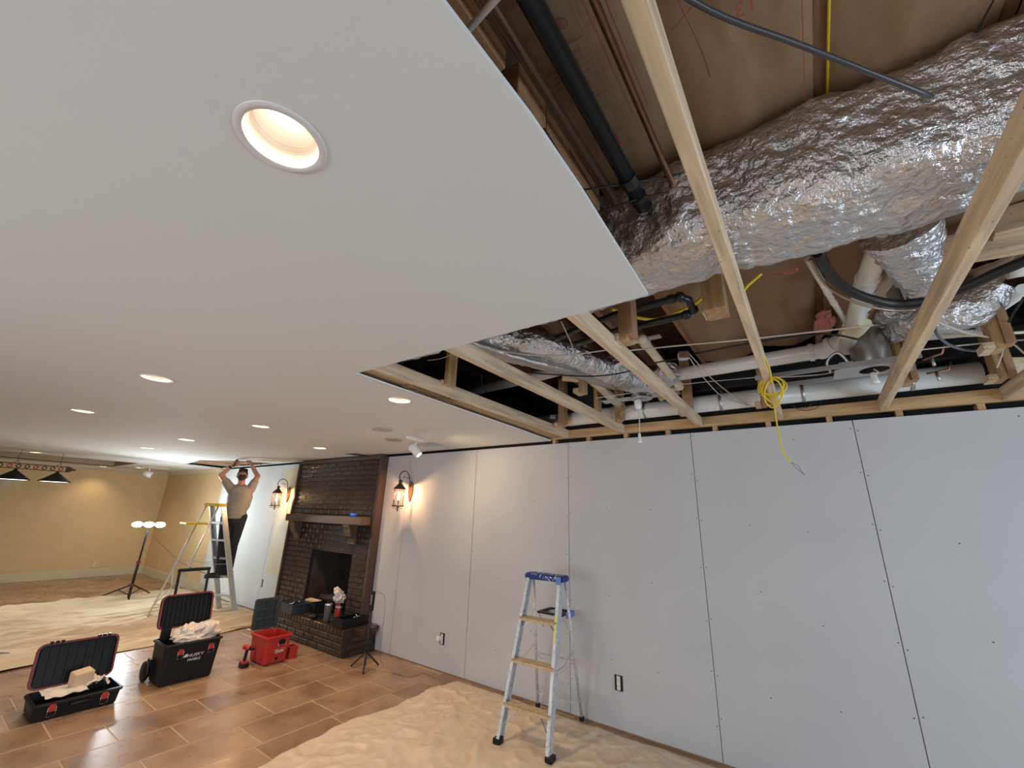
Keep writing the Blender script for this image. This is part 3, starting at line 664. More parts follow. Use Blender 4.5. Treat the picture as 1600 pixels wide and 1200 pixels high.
# hose and line set
cable('rubber_hose', 'thick black insulated hose looping below the foil duct', [(1278, 395, 'z', 2.74), (1300, 432, 'z', 2.72), (1335, 458, 'z', 2.70), (1390, 474, 'z', 2.68), (1440, 472, 'z', 2.66), (1500, 452, 'z', 2.66), (1560, 425, 'z', 2.68), (1620, 400, 'z', 2.70)], .021, wire_b, 'hose', 14, n=8)
cable('copper_line', 'thin copper line hugging the black hose', [(1266, 405, 'z', 2.74), (1290, 445, 'z', 2.71), (1330, 470, 'z', 2.68), (1385, 484, 'z', 2.66), (1430, 484, 'z', 2.65)], .006, copperg, 'pipe', 8)
# grey recessed fixture housing with its plate and rails
c = at(1362, 562, 'z', 2.63); t = thing('fixture_housing', 'grey metal recessed light housing hung between two joists', 'light housing', (c.x, c.y, ZJ+.03))
bm = nb(); lathe(bm, [(.092, -.06), (.094, -.055), (.094, .17), (.082, .19), (0, .195)], c, 32); obj('can', bm, mat('grey can', (.36, .33, .30), .35, .85), t)
bm = nb(); p = V((c.x, c.y, c.z-.065)); prism(bm, rrect(c.x-.19, c.y-.11, c.x+.17, c.y+.11, .03), p.z, p.z+.002, holes=[circ((c.x, c.y), .07)]); obj('plate', bm, steel, t)
bm = nb(); box(bm, (c.x-.60, c.y-.125, p.z), (c.x+.19, c.y-.118, p.z+.028)); obj('hanger_rail', bm, steel, t)
bm = nb(); box(bm, (c.x-.60, c.y+.118, p.z), (c.x+.19, c.y+.125, p.z+.028)); obj('hanger_rail', bm, steel, t)
bm = nb(); box(bm, (c.x-.16, c.y-.05, p.z+.004), (c.x-.09, c.y+.05, p.z+.06)); obj('junction_box', bm, steel, t, bevel=.003)
q = at(1366, 590, 'z', p.z-.05); bm = nb(); tube(bm, [c+V((0, 0, -.06)), c+V((.01, -.03, -.09)), q+V((0, 0, .02))], .005, 6); lathe(bm, [(.012, .03), (.016, .02), (.018, -.02), (.022, -.025), (.022, -.035), (0, -.035)], q, 14); obj('dangling_socket', bm, white, t)
bm = nb(); tube(bm, [c+V((-.10, -.02, -.03)), c+V((-.15, -.04, .06)), c+V((-.21, -.02, .02)), c+V((-.20, 0, -.05))], .009, 8); obj('flexible_conduit', bm, steel, t)
# round lamp box with pull pigtail
c = at(1002, 622, 'z', 2.60); t = thing('lamp_box', 'round steel lamp box with a white socket and dangling cord', 'lamp', c)
bm = nb(); lathe(bm, [(.075, .03), (.075, 0), (.085, -.002), (.085, -.008), (.05, -.010), (.05, .03)], c, 28); obj('box', bm, steel, t)
bm = nb(); cbox(bm, c+V((-.02, .02, .012)), (.62, .10, .004)); obj('plate', bm, steel, t)
s0 = at(997, 634, 'z', 2.545); bm = nb(); lathe(bm, [(.026, .045), (.03, .02), (.024, -.02), (.014, -.03), (0, -.03)], s0, 18); obj('socket', bm, white, t)
b0 = V((s0.x-.01, s0.y+.02, 2.295)); bm = nb(); tube(bm, [s0+V((0, 0, -.02)), s0+V((.004, 0, -.08)), b0+V((.003, 0, .03))], .0035, 6); obj('cord', bm, wire_w, t)
bm = nb(); lathe(bm, [(.004, .035), (.010, .03), (.013, -.01), (.018, -.035), (.016, -.045), (0, -.045)], b0, 16); obj('pull_socket', bm, white, t)
# white and grey cables through the joists
G = 'white electrical cables across the opening'
cable('white_cable', 'white cable strung straight from the cut ceiling edge to the right joist', [(970, 549, 'z', 2.66), (1060, 540, 'z', 2.66), (1150, 532, 'z', 2.66), (1240, 522, 'z', 2.66), (1365, 508, 'z', 2.66)], .0045, wire_w)
cable('white_cable', 'white cable slanting down right of the long joist', [(1462, 502, 'z', 2.62), (1510, 520, 'z', 2.62), (1575, 534, 'z', 2.62), (1600, 552, 'z', 2.60)], .005, wire_w)
cable('white_cable', 'white cable end hanging at the lower right', [(1568, 536, 'z', 2.62), (1566, 552, 'z', 2.58), (1558, 574, 'z', 2.53)], .004, wire_w)
cable('white_cable', 'white cable pair member sagging behind the middle joist, left strand', [(1075, 555, 'z', 2.66), (1088, 575, 'z', 2.64), (1108, 600, 'z', 2.62), (1130, 620, 'z', 2.62), (1168, 633, 'z', 2.60)], .0035, wire_w)
cable('white_cable', 'white cable pair member sagging behind the middle joist, right strand', [(1077, 553, 'z', 2.67), (1096, 574, 'z', 2.65), (1115, 594, 'z', 2.63), (1145, 618, 'z', 2.62), (1175, 636, 'z', 2.60)], .0035, wire_w)
cable('white_cable', 'thin white cable low across the middle bays', [(1000, 595, 'z', 2.62), (1060, 600, 'z', 2.62), (1110, 596, 'z', 2.62), (1200, 588, 'z', 2.62)], .0025, wire_w)
cable('white_cable', 'white cable curving under the steel beam to the fixture plate', [(1200, 590, 'z', 2.64), (1245, 588, 'z', 2.62), (1290, 584, 'z', 2.62), (1330, 574, 'z', 2.64)], .004, wire_w)
cable('white_cable', 'white cable along the underside of the left flexible duct', [(700, 530, 'z', 2.66), (780, 548, 'z', 2.66), (850, 556, 'z', 2.66), (910, 552, 'z', 2.68), (960, 545, 'z', 2.70)], .004, wire_w)
cable('white_cable', 'white cord dropping from the ceiling edge over the foil', [(877, 503, 'z', 2.60), (890, 530, 'z', 2.62), (898, 550, 'z', 2.66), (908, 565, 'z', 2.70)], .0035, wire_w)
cable('white_cable', 'long thin cable low through the left three joists', [(930, 622, 'z', 2.58), (960, 618, 'z', 2.58), (1010, 610, 'z', 2.6), (1040, 605, 'z', 2.6)], .003, wire_w)
cable('white_cable', 'thin cable in the leftmost bay', [(668, 563, 'z', 2.66), (690, 560, 'z', 2.66), (715, 550, 'z', 2.66)], .0025, wire_w)
cable('white_cable', 'long white cable low at the right, toward the frame edge', [(1425, 548, 'z', 2.60), (1480, 542, 'z', 2.60), (1540, 536, 'z', 2.60), (1600, 531, 'z', 2.60)], .004, wire_w)
cable('white_cable', 'pale horizontal cable behind the right hanger posts', [(1450, 523, 'z', 2.72), (1520, 524, 'z', 2.72), (1600, 519, 'z', 2.72)], .009, pvcy)
cable('black_cable', 'black cable drooping under the left flexible duct', [(800, 580, 'z', 2.70), (860, 585, 'z', 2.68), (920, 588, 'z', 2.68), (970, 583, 'z', 2.68), (1010, 570, 'z', 2.68), (1060, 560, 'z', 2.68)], .005, wire_b)
cable('black_cable', 'black cable behind the white one toward the fixture housing', [(1085, 553, 'z', 2.72), (1180, 535, 'z', 2.72), (1280, 522, 'z', 2.70), (1340, 530, 'z', 2.66)], .006, wire_b)
cable('black_cable', 'black cable bent down at the right edge', [(1600, 465, 'z', 2.70), (1578, 500, 'z', 2.68), (1574, 530, 'z', 2.66)], .006, wire_b)
cable('black_cable', 'bent black cable in the second bay', [(752, 585, 'z', 2.70), (753, 600, 'z', 2.68), (760, 613, 'z', 2.66)], .005, wire_b)
cable('grey_cable', 'thick grey cable loop right of the long joist', [(1460, 505, 'z', 2.62), (1466, 525, 'z', 2.58), (1488, 541, 'z', 2.58), (1518, 548, 'z', 2.60), (1550, 547, 'z', 2.62)], .007, wire_g, seg=8)
cable('grey_cable', 'thin grey loop of wire by the left white pipe', [(850, 662, 'z', 2.62), (870, 668, 'z', 2.60), (895, 666, 'z', 2.60), (925, 660, 'z', 2.62)], .003, wire_g)
cable('yellow_cable', 'short yellow wire above the rim left of the socket', [(960, 652, 'z', 2.60), (975, 643, 'z', 2.62), (990, 634, 'z', 2.64)], .0035, wire_y)
# coil of thin dark wire
P = []
cc = at(1258, 628, 'y', -.03)
for k in range(60):
    a = k*.55; rr = .055+.03*sin(k*.37); P.append(cc+V((cos(a)*rr*1.25, -.004*sin(k), sin(a)*rr*.85)))
bm = nb(); tube(bm, P, .0016, 5, True, n=3); tag(obj('wire_coil', bm, wire_b), 'loose coil of thin dark wire in front of the thick white pipe', 'wire')
# yellow cable with a knot bundle on the long joist
P = [at(1190, 428, 'z', 2.60), at(1164, 452, 'z', 2.56), at(1163, 470, 'z', 2.53), at(1170, 500, 'z', 2.53), at(1188, 545, 'z', 2.53), at(1202, 575, 'z', 2.50), at(1206, 600, 'z', 2.48)]
t = thing('yellow_cable_bundle', 'yellow cable looped in a bundle and dangling from the long pine joist', 'cable', P[-1])
bm = nb(); tube(bm, P, .0048, 8, True); obj('cable_run', bm, wire_y, t)
c = P[-1]+V((0, -.01, -.02))
for k, (w_, h_, a, dz) in enumerate(((.075, .075, .3, 0), (.060, .085, -.5, -.01), (.085, .060, .9, .0), (.05, .10, .1, -.03), (.045, .11, -.2, -.05))):
    bm = nb(); Q = []
    for j in range(17):
        u = 2*pi*j/16; Q.append(c+V((cos(u)*w_*cos(a)-sin(u)*h_*sin(a)*.6, -.008*k+.006*sin(3*u), dz+sin(u)*h_*.75+cos(u)*w_*sin(a)*.4)))
    tube(bm, Q, .0042, 7, True, False, n=3); obj('loop', bm, wire_y, t)
p0 = c+V((0, -.005, -.03)); p1 = at(1212, 650, 'y', c.y); p2 = at(1222, 700, 'y', c.y); p3 = at(1236, 722, 'y', c.y)
bm = nb(); tube(bm, [p0, p1, p2, p3], .0042, 7); obj('tail', bm, wire_y, t)
for s in (0, 1):
    bm = nb(); tube(bm, [p3, at(1243+s*4, 730-s*2, 'y', c.y), at(1252, 738-s*2, 'y', c.y), at(1258, 742, 'y', c.y)], .0012, 5); obj('bare_wire', bm, wire_g, t)
# copper stubs with pipe straps
for i, (pa, pb, lb) in enumerate((((1442, 562, 'z', 2.70), (1472, 552, 'z', 2.70), 'upper short copper stub with a tee right of the long joist'), ((1448, 584, 'z', 2.64), (1482, 578, 'z', 2.64), 'lower short copper stub with a tee right of the long joist'))):
    a, b = at(*pa), at(*pb); t = thing('copper_stub', lb, 'pipe', a)
    bm = nb(); tube(bm, [a, b, b+V((.02, 0, .05))], .007, 10, False); obj('pipe_run', bm, copper, t)
    bm = nb(); m_ = a.lerp(b, .45); tube(bm, [m_, m_+V((.0, -.01, -.06))], .009, 8, False); obj('strap', bm, steel, t)
# yellow ground block: small junction boxes
for px, py, lb in ((1068, 556, 'small steel junction box where the white cables meet'), (864, 652, 'small steel box on the rim in the leftmost bays')):
    c = at(px, py, 'z', 2.66); bm = nb(); cbox(bm, c, (.06, .05, .045), (0, 0, .4)); tag(obj('junction_box', bm, silver, bevel=.004), lb, 'junction box')
c = at(1022, 527, 'z', 2.95); bm = nb(); cbox(bm, c, (.09, .06, .01)); tag(obj('paper_label', bm, mat('aged label', (.45, .42, .35), .7)), 'pale paper label in the dark void by the bent drain', 'label')
# joists seen in the hole over the worker
for k, x in enumerate((-9.5, -9.0, -8.45, -7.9)):
    bm = nb(); cbox(bm, (x, -.48, ZJ+.055), (.05, 1.3, .089)); tag(obj('ceiling_joist', bm, pineY), 'pine ceiling joist seen in the hole above the worker, ' + ('farthest one', 'second farthest', 'second nearest', 'nearest one')[k], 'joist')
bm = nb(); cbox(bm, (-8.7, -.45, 2.70), (2.2, .14, .14)); tag(obj('foil_duct', bm, foil), 'foil duct glimpsed in the hole above the worker', 'duct')

# ================================================================== RECESSED LIGHTS
LBL = ['large white-trimmed recessed light glowing in the near ceiling', 'recessed light on the left, second largest', 'recessed light farthest left in the near half of the ceiling',
       'lit recessed light in the middle of the ceiling, in line with the fireplace', 'recessed light beside the left tip of the ceiling opening', 'recessed light left of the middle one',
       'recessed light straight above the lid of the rolling box', 'recessed light just above the chimney breast', 'recessed light at the near edge of the tray recess', 'recessed light left of the white ceiling speaker spot, by the far wall', 'recessed light nearest the small track spot']
LP = [10, 11, 11, 14, 26, 14, 13, 30, 14, 8, 9]
for i, (c, lb) in enumerate(zip(LIGHTS, LBL)):
    t = thing('recessed_light', lb, 'light', (c[0], c[1], ZC), group='recessed ceiling lights')
    bm = nb(); lathe(bm, [(.077, .0), (.0785, -.004), (.094, -.0035), (.0955, -.001), (.0955, .0)], (c[0], c[1], ZC-.0005), 48 if i == 0 else 24); obj('trim_ring', bm, trimw, t)
    bm = nb(); pr = [(.0775, 0)]; n = 9 if i == 0 else 3; dp = .078
    for k in range(n):
        z = .004+k*dp*.55/n; r0 = .0770-.012*(k/n); pr += [(r0, z), (r0-.0018, z+.0015), (r0-.0018, z+dp*.55/n-.0008)]
    pr += [(.047, dp), (.0475, dp+.003)]
    lathe(bm, pr, (c[0], c[1], ZC), 48 if i == 0 else 20); obj('baffle', bm, baffle, t, recalc=False)
    bm = nb(); lathe(bm, [(.0475, dp+.001), (.035, dp-.002), (0, dp-.003)], (c[0], c[1], ZC), 32); obj('lens', bm, lens_e, t)
    bm = nb(); lathe(bm, [(.085, .014), (.085, .12), (0, .12)], (c[0], c[1], ZC), 24); obj('can', bm, steel, t)
    l = bpy.data.lights.new('recessed_light_lamp', 'SPOT'); l.energy = LP[i]*3.0; l.color = WARM; l.spot_size = R(118); l.spot_blend = .9; l.shadow_soft_size = .04
    o = bpy.data.objects.new('recessed_light_lamp', l); COL.objects.link(o); o.location = (c[0], c[1], ZC+.06)
# ceiling discs, vent, track spots
def disc(c, r, m, name, lb, cat):
    bm = nb(); lathe(bm, [(0, -.008), (r*.93, -.007), (r, -.004), (r, 0), (0, 0)], (c[0], c[1], ZC), 32); return tag(obj(name, bm, m), lb, cat)
disc((-2.68, -1.31), .105, speakg, 'ceiling_speaker', 'round grey ceiling speaker grille between the lights', 'speaker')
disc((-3.067, -.843), .10, speakb, 'ceiling_speaker', 'round tan ceiling speaker cover left of the track spot', 'speaker')
t = thing('ceiling_vent', 'square white ceiling vent behind the track spot', 'vent', (-2.93, -.42, ZC))
bm = nb(); cbox(bm, (-2.93, -.42, ZC-.004), (.32, .22, .008)); obj('frame', bm, mat('vent grey', (.5, .49, .48), .5), t)
for k in range(6):
    bm = nb(); cbox(bm, (-2.93, -.50+.032*k, ZC-.011), (.27, .018, .003), (.5, 0, 0)); obj('louver', bm, white, t)
bm = nb(); prism(bm, [(-4.78, -.34), (-4.58, -.30), (-4.55, -.06), (-4.72, -.10)], ZC-.003, ZC-.0005); tag(obj('vent_shade_sheet', bm, dark), 'flat black sheet painting the shade of the uncovered vent hole above the chimney', 'vent')  # no real hole: a flat sheet painted black as the vent's inner shade
c = V((-2.72, -.83, ZC)); t = thing('track_spotlight', 'white track spotlight with a yellowish lit face near the sconce', 'spotlight', c)
bm = nb(); cbox(bm, c+V((0, 0, -.012)), (.05, .26, .022), Matrix.Rotation(.15, 3, 'Z')); obj('track', bm, white, t, bevel=.002)
bm = nb(); tube(bm, [c+V((.03, 0, -.02)), c+V((.03, 0, -.13))], .006, 8, False); obj('stem', bm, white, t)
hd = V((.62, .28, -.62)).normalized(); hc = c+V((.03, 0, -.15))
bm = nb(); lathe(bm, [(0, -.085), (.035, -.08), (.045, -.055), (.045, .04), (.040, .07), (.036, .07), (.034, .05)], hc, 24, hd); obj('head', bm, white, t)
bm = nb(); lathe(bm, [(.034, .052), (0, .055)], hc, 20, hd); obj('lens', bm, spot_e, t)
l = bpy.data.lights.new('track_spot_lamp', 'SPOT'); l.energy = 17; l.color = (1, .74, .42); l.spot_size = 2.9; l.spot_blend = 1; l.shadow_soft_size = .03
o = bpy.data.objects.new('track_spot_lamp', l); COL.objects.link(o); o.location = hc+hd*.11; o.rotation_euler = V((.55, .50, -.55)).to_track_quat('-Z', 'Y').to_euler()
c = at(235, 730, 'z', ZC); c.z = ZC; t = thing('track_spotlight', 'small white track spotlight near the far corner', 'spotlight', c)
bm = nb(); cbox(bm, c+V((0, .1, -.01)), (.05, .5, .02)); obj('track', bm, cream, t); bm = nb(); tube(bm, [c+V((0, 0, -.02)), c+V((0, 0, -.10))], .010, 8, False); obj('stem', bm, white, t)
bm = nb(); lathe(bm, [(0, -.09), (.06, -.08), (.07, .07), (.06, .07), (0, .05)], c+V((0, 0, -.16)), 20, V((.3, .8, -.3))); obj('head', bm, white, t)

# billiard lamp
bx = -9.8; t = thing('billiard_lamp', 'hanging bar lamp with black cone shades in the far room', 'lamp', (bx, -2.9, 2.0))
z1 = 2.235; z0 = 2.155
bm = nb(); bar(bm, (bx, -3.95, z1), (bx, -2.44, z1), .03, .012); obj('rail', bm, billr, t)
bm = nb(); bar(bm, (bx, -3.95, z0), (bx, -2.44, z0), .03, .012); obj('rail', bm, billr, t)
bm = nb(); prism(bm, [(-2.44, z0-.008), (-2.44, z1+.008), (-2.40, z1+.008), (-2.34, (z0+z1)/2+.01), (-2.34, (z0+z1)/2-.01), (-2.40, z0-.008)], bx-.015, bx+.015, lambda p, z: V((z, p[0], p[1]))); ball(bm, (bx, -2.325, (z0+z1)/2), .015); obj('end_cap', bm, billr, t)
for k in range(15):
    bm = nb(); lathe(bm, [(.018, -.006), (.032, -.006), (.032, .006), (.018, .006), (.018, -.006)], (bx, -2.50-.098*k, (z0+z1)/2), 16, (1, 0, 0)); obj('ring', bm, ballm if k % 3 else redp, t)
for k in range(3):
    y = -2.525-.48*k; sh = nb(); lathe(sh, [(.0, .175), (.018, .17), (.025, .15), (.20, .012), (.203, 0), (.19, .006), (.02, .13)], (bx, y, 1.975), 36); s_ = obj('shade', sh, darkgl, t)
    bm = nb(); lathe(bm, [(.188, .004), (0, .004)], (bx, y, 1.975), 28); obj('lens', bm, shade_e, s_)
    area('billiard_lamp_lamp', (bx, y, 1.97), (0, 0, -1), .3, .3, 5, (1, .93, .85), 'DISK')
for y in (-2.53, -3.02):
    bm = nb(); tube(bm, [(bx, y-.03, z1), (bx, y, z1+.05), (bx, y+.03, z1)], .004, 6); tube(bm, [(bx, y, z1+.05), (bx, y, ZC)], .003, 6, False); obj('hanger', bm, bronze, t)

# outlets and plates
def plate(name, lb, c, n, w_, h_, m, cat='outlet', slots=True):
    c = V(c); n = V(n); t = thing(name, lb, cat, c); up = V((0, 0, 1)); s = up.cross(n)
    Mx = Matrix((s, up, n)).transposed().to_4x4(); Mx.translation = c
    bm = nb(); box(bm, (-w_/2, -h_/2, 0), (w_/2, h_/2, .006), Mx); obj('cover', bm, m, t, bevel=.002)
    if slots:
        for z in (-.02, .02):
            bm = nb(); box(bm, (-.014, z-.012, .006), (.014, z+.012, .0085), Mx); obj('socket', bm, white, t)
    return t
def rough_outlet(lb, c, tilt=0, lit=False):
    c = V(c); t = thing('outlet', lb, 'outlet', c)
    bm = nb(); box(bm, c+V((-.036, -.002, -.058)), c+V((.036, -.0005, .058))); obj('cutout_shade', bm, dark, t)  # thin black plate painting the shade inside the cut-out
    bm = nb(); cbox(bm, c+V((0, -.008, 0)), (.032, .012, .10), (0, tilt, 0)); obj('receptacle', bm, white, t, bevel=.004)
    for z in (-.024, .024):
        bm = nb(); cbox(bm, c+V((0, -.0155, z)), (.026, .004, .026), (0, tilt, 0)); obj('socket', bm, mat('ivory', (.7, .66, .56), .4), t, bevel=.002)
    bm = nb(); cbox(bm, c+V((0, -.010, .052)), (.030, .004, .008)); obj('strap', bm, steel, t)
    return t
rough_outlet('bare white outlet in a black cut-out left of the blue-topped ladder', (-2.857, 0, .323))
bm = nb(); cbox(bm, (-2.885, -.03, .33), (.055, .04, .04)); tag(obj('plug', bm, white, bevel=.005), 'white plug in the bare outlet left of the ladder', 'plug')
rough_outlet('bare white outlet in a black cut-out right of the blue-topped ladder', (-.773, 0, .345))
rough_outlet('small bare outlet low on the pale drywall beside the worker', (-7.166, 0, .433))
plate('outlet', 'cream outlet cover on the ochre far wall', (XF, -.943, .27), (1, 0, 0), .09, .13, cream)
plate('switch_plate', 'left cream switch plate high on the far wall', (XF, -2.76, 1.985), (1, 0, 0), .11, .12, cream, 'switch', False)
plate('switch_plate', 'right cream switch plate high on the far wall', (XF, -2.60, 1.985), (1, 0, 0), .11, .12, cream, 'switch', False)
plate('outlet', 'cream outlet cover at the corner behind the tripod light', (-12.2, 0, .30), (0, -1, 0), .08, .12, yellow)

# ================================================================== FIREPLACE
YF = -.10; X0, X1 = -6.44, -4.18
fp = thing('fireplace', 'tall dark brown painted brick fireplace with a mantel shelf', 'fireplace', (-5.3, -.05, 0))
bm = nb(); prism(bm, [(X0+.01, .302), (FX0, .302), (FX0, FZ), (FX1, FZ), (FX1, .302), (X1-.01, .302), (X1-.01, 2.45), (X0+.01, 2.45)], -.003, YF+.009, lambda p, z: V((p[0], z, p[1]))); obj('backing', bm, mortar, fp)
brick_me = None
def brick_mesh():
    bm = nb(); cbox(bm, (0, 0, 0), (1, 1, 1)); return bm
bmb = nb(); cbox(bmb, (0, 0, 0), (.195, .05, .058)); bmesh.ops.bevel(bmb, geom=bmb.edges, offset=.005, segments=1, affect='EDGES')
brick_me = bpy.data.meshes.new('brick'); bmb.to_mesh(brick_me); bmb.free(); brick_me.materials.append(brickm)
def brick(par, c, L=.195, D=.05, H=.058, rz=0):
    o = bpy.data.objects.new('brick', brick_me); COL.objects.link(o); o.parent = par
    o.matrix_basis = mwof(par).inverted() @ Matrix.Translation(V(c)+V((0, 0, 0))) @ Matrix.Rotation(rz+random.uniform(-.006, .006), 4, 'Z') @ Matrix.Diagonal((L/.195, D/.05, H/.058, 1)); return o
bx0, bx1 = X0+.055, X1-.055; nrow = 0; z = .30+.036; nb_ = 0
while z < 2.40:
    x = bx0-(.105 if nrow % 2 else 0)
    while x < bx1-.01:
        a, b = max(x, bx0), min(x+.205, bx1); x += .21
        segs = [(a, b)]
        if z-.03 < FZ:
            segs = [(s, e) for s, e in ((a, min(b, FX0)), (max(a, FX1), b)) if e-s > .03]
        for s, e in segs:
            if e-s > .03 and nb_ < 300: brick(fp, ((s+e)/2, YF+.025+random.uniform(-.002, .002), z), e-s-.012); nb_ += 1
    z += .0725; nrow += 1
for nm, a, b in (('side_trim', X0, X0+.05), ('side_trim', X1-.05, X1)):
    bm = nb(); box(bm, (a, YF-.02, .302), (b, -.003, 2.455)); obj(nm, bm, mat('red brown trim', (.085, .045, .034), .4), fp, bevel=.003)
bm = nb(); box(bm, (X0+.051, YF-.015, 2.405), (X1-.051, -.003, 2.455)); obj('top_trim', bm, mantelm, fp)
# firebox
bm = nb(); yb = .42
for q in ([(FX0, YF+.06, .30), (FX0, YF+.06, FZ), (FX0+.18, yb, FZ), (FX0+.18, yb, .30)], [(FX1, YF+.06, .30), (FX1, YF+.06, FZ), (FX1-.18, yb, FZ), (FX1-.18, yb, .30)], [(FX0+.18, yb, .30), (FX0+.18, yb, FZ), (FX1-.18, yb, FZ), (FX1-.18, yb, .30)], [(FX0, YF+.06, FZ), (FX1, YF+.06, FZ), (FX1-.18, yb, FZ), (FX0+.18, yb, FZ)], [(FX0, YF+.06, .301), (FX1, YF+.06, .301), (FX1-.18, yb, .301), (FX0+.18, yb, .301)]):
    bm.faces.new([bm.verts.new(V(p)) for p in q])
obj('firebox', bm, soot, fp, recalc=False)
# mantel and corbels
bm = nb(); box(bm, (-6.27, -.27, 1.485), (-4.26, YF, 1.590)); mant = obj('mantel_shelf', bm, mantelm, fp, bevel=.006)
for x in (-6.10, -4.62):
    bm = nb(); pts = [(-.10, 1.483), (-.255, 1.483), (-.255, 1.455), (-.235, 1.43), (-.225, 1.39), (-.20, 1.33), (-.15, 1.29), (-.13, 1.25), (-.135, 1.22), (-.10, 1.20)]
    prism(bm, pts, x-.075, x+.075, lambda p, z: V((z, p[0], p[1]))); obj('corbel', bm, mantelm, fp, bevel=.003, seg=1)
# hearth
he = thing('hearth', 'raised dark brick hearth bench in front of the firebox', 'hearth', (-5.25, -.23, 0))
HX0, HX1, HY, HZ = -6.25, -4.0, -.46, .30
bm = nb(); box(bm, (HX0+.03, HY+.010, 0), (HX1-.010, -.002, HZ-.010)); obj('core', bm, mortar, he)
n = int((HX1-HX0)/.077); 
for k in range(n): brick(he, (HX0+.04+k*.0765, HY+.06, HZ-.042), .0665, .12, .078)
for r_ in range(3):
    z = .036+.0725*r_; x = HX0-(.105 if r_ % 2 else 0)
    while x < HX1-.02:
        a, b = max(x, HX0), min(x+.205, HX1-.045); x += .21
        if b-a > .03: brick(he, ((a+b)/2, HY+.025, z), b-a-.010)
    y = HY+(.0 if r_ % 2 else .09)
    while y < -.03:
        a, b = max(y, HY+.052), min(y+.205, -.003); y += .21
        if b-a > .03: brick(he, (HX1-.025, (a+b)/2, z), b-a-.010, .05, .058, pi/2)
for j in range(int(2.4/.21)):
    for i in range(4): brick(he, (HX0+.12+j*.21+(.0 if i % 2 else .05), HY+.165+i*.0775, HZ-.034), .200, .070, .062)
bm = nb(); box(bm, (HX1-.05, HY+.125, HZ-.08), (HX1, -.003, HZ-.004)); obj('end_cap_brick', bm, brickm, he, bevel=.004)
# fire grate and logs inside
t = thing('fire_grate', 'black iron fire grate in the firebox opening', 'grate', (-5.1, .08, .302))
for k in range(7):
    bm = nb(); x = -5.35+k*.085; tube(bm, [(x, -.03, .44), (x, -.02, .38), (x, .10, .375), (x, .22, .38)], .009, 8); obj('bar', bm, wire_b, t)
for y in (.02, .18):
    bm = nb(); tube(bm, [(-5.38, y, .367), (-4.81, y, .367)], .009, 8, False); obj('crossbar', bm, wire_b, t)
for x in (-5.35, -4.85):
    for y in (.02, .18):
        bm = nb(); tube(bm, [(x, y, .302), (x, y, .36)], .009, 8, False); obj('leg', bm, wire_b, t)
for (a, b, r_, lb) in (((-5.42, .05, .425), (-4.85, .12, .43), .045, 'charred log lying low on the fire grate'), ((-5.35, .16, .43), (-4.82, .06, .50), .038, 'charred log leaning across the other log')):
    bm = nb(); tube(bm, [a, b], r_, 12, False); tag(obj('log', bm, mat('charred wood', (.05, .033, .024), .9, bump=.8, bscale=30)), lb, 'log')

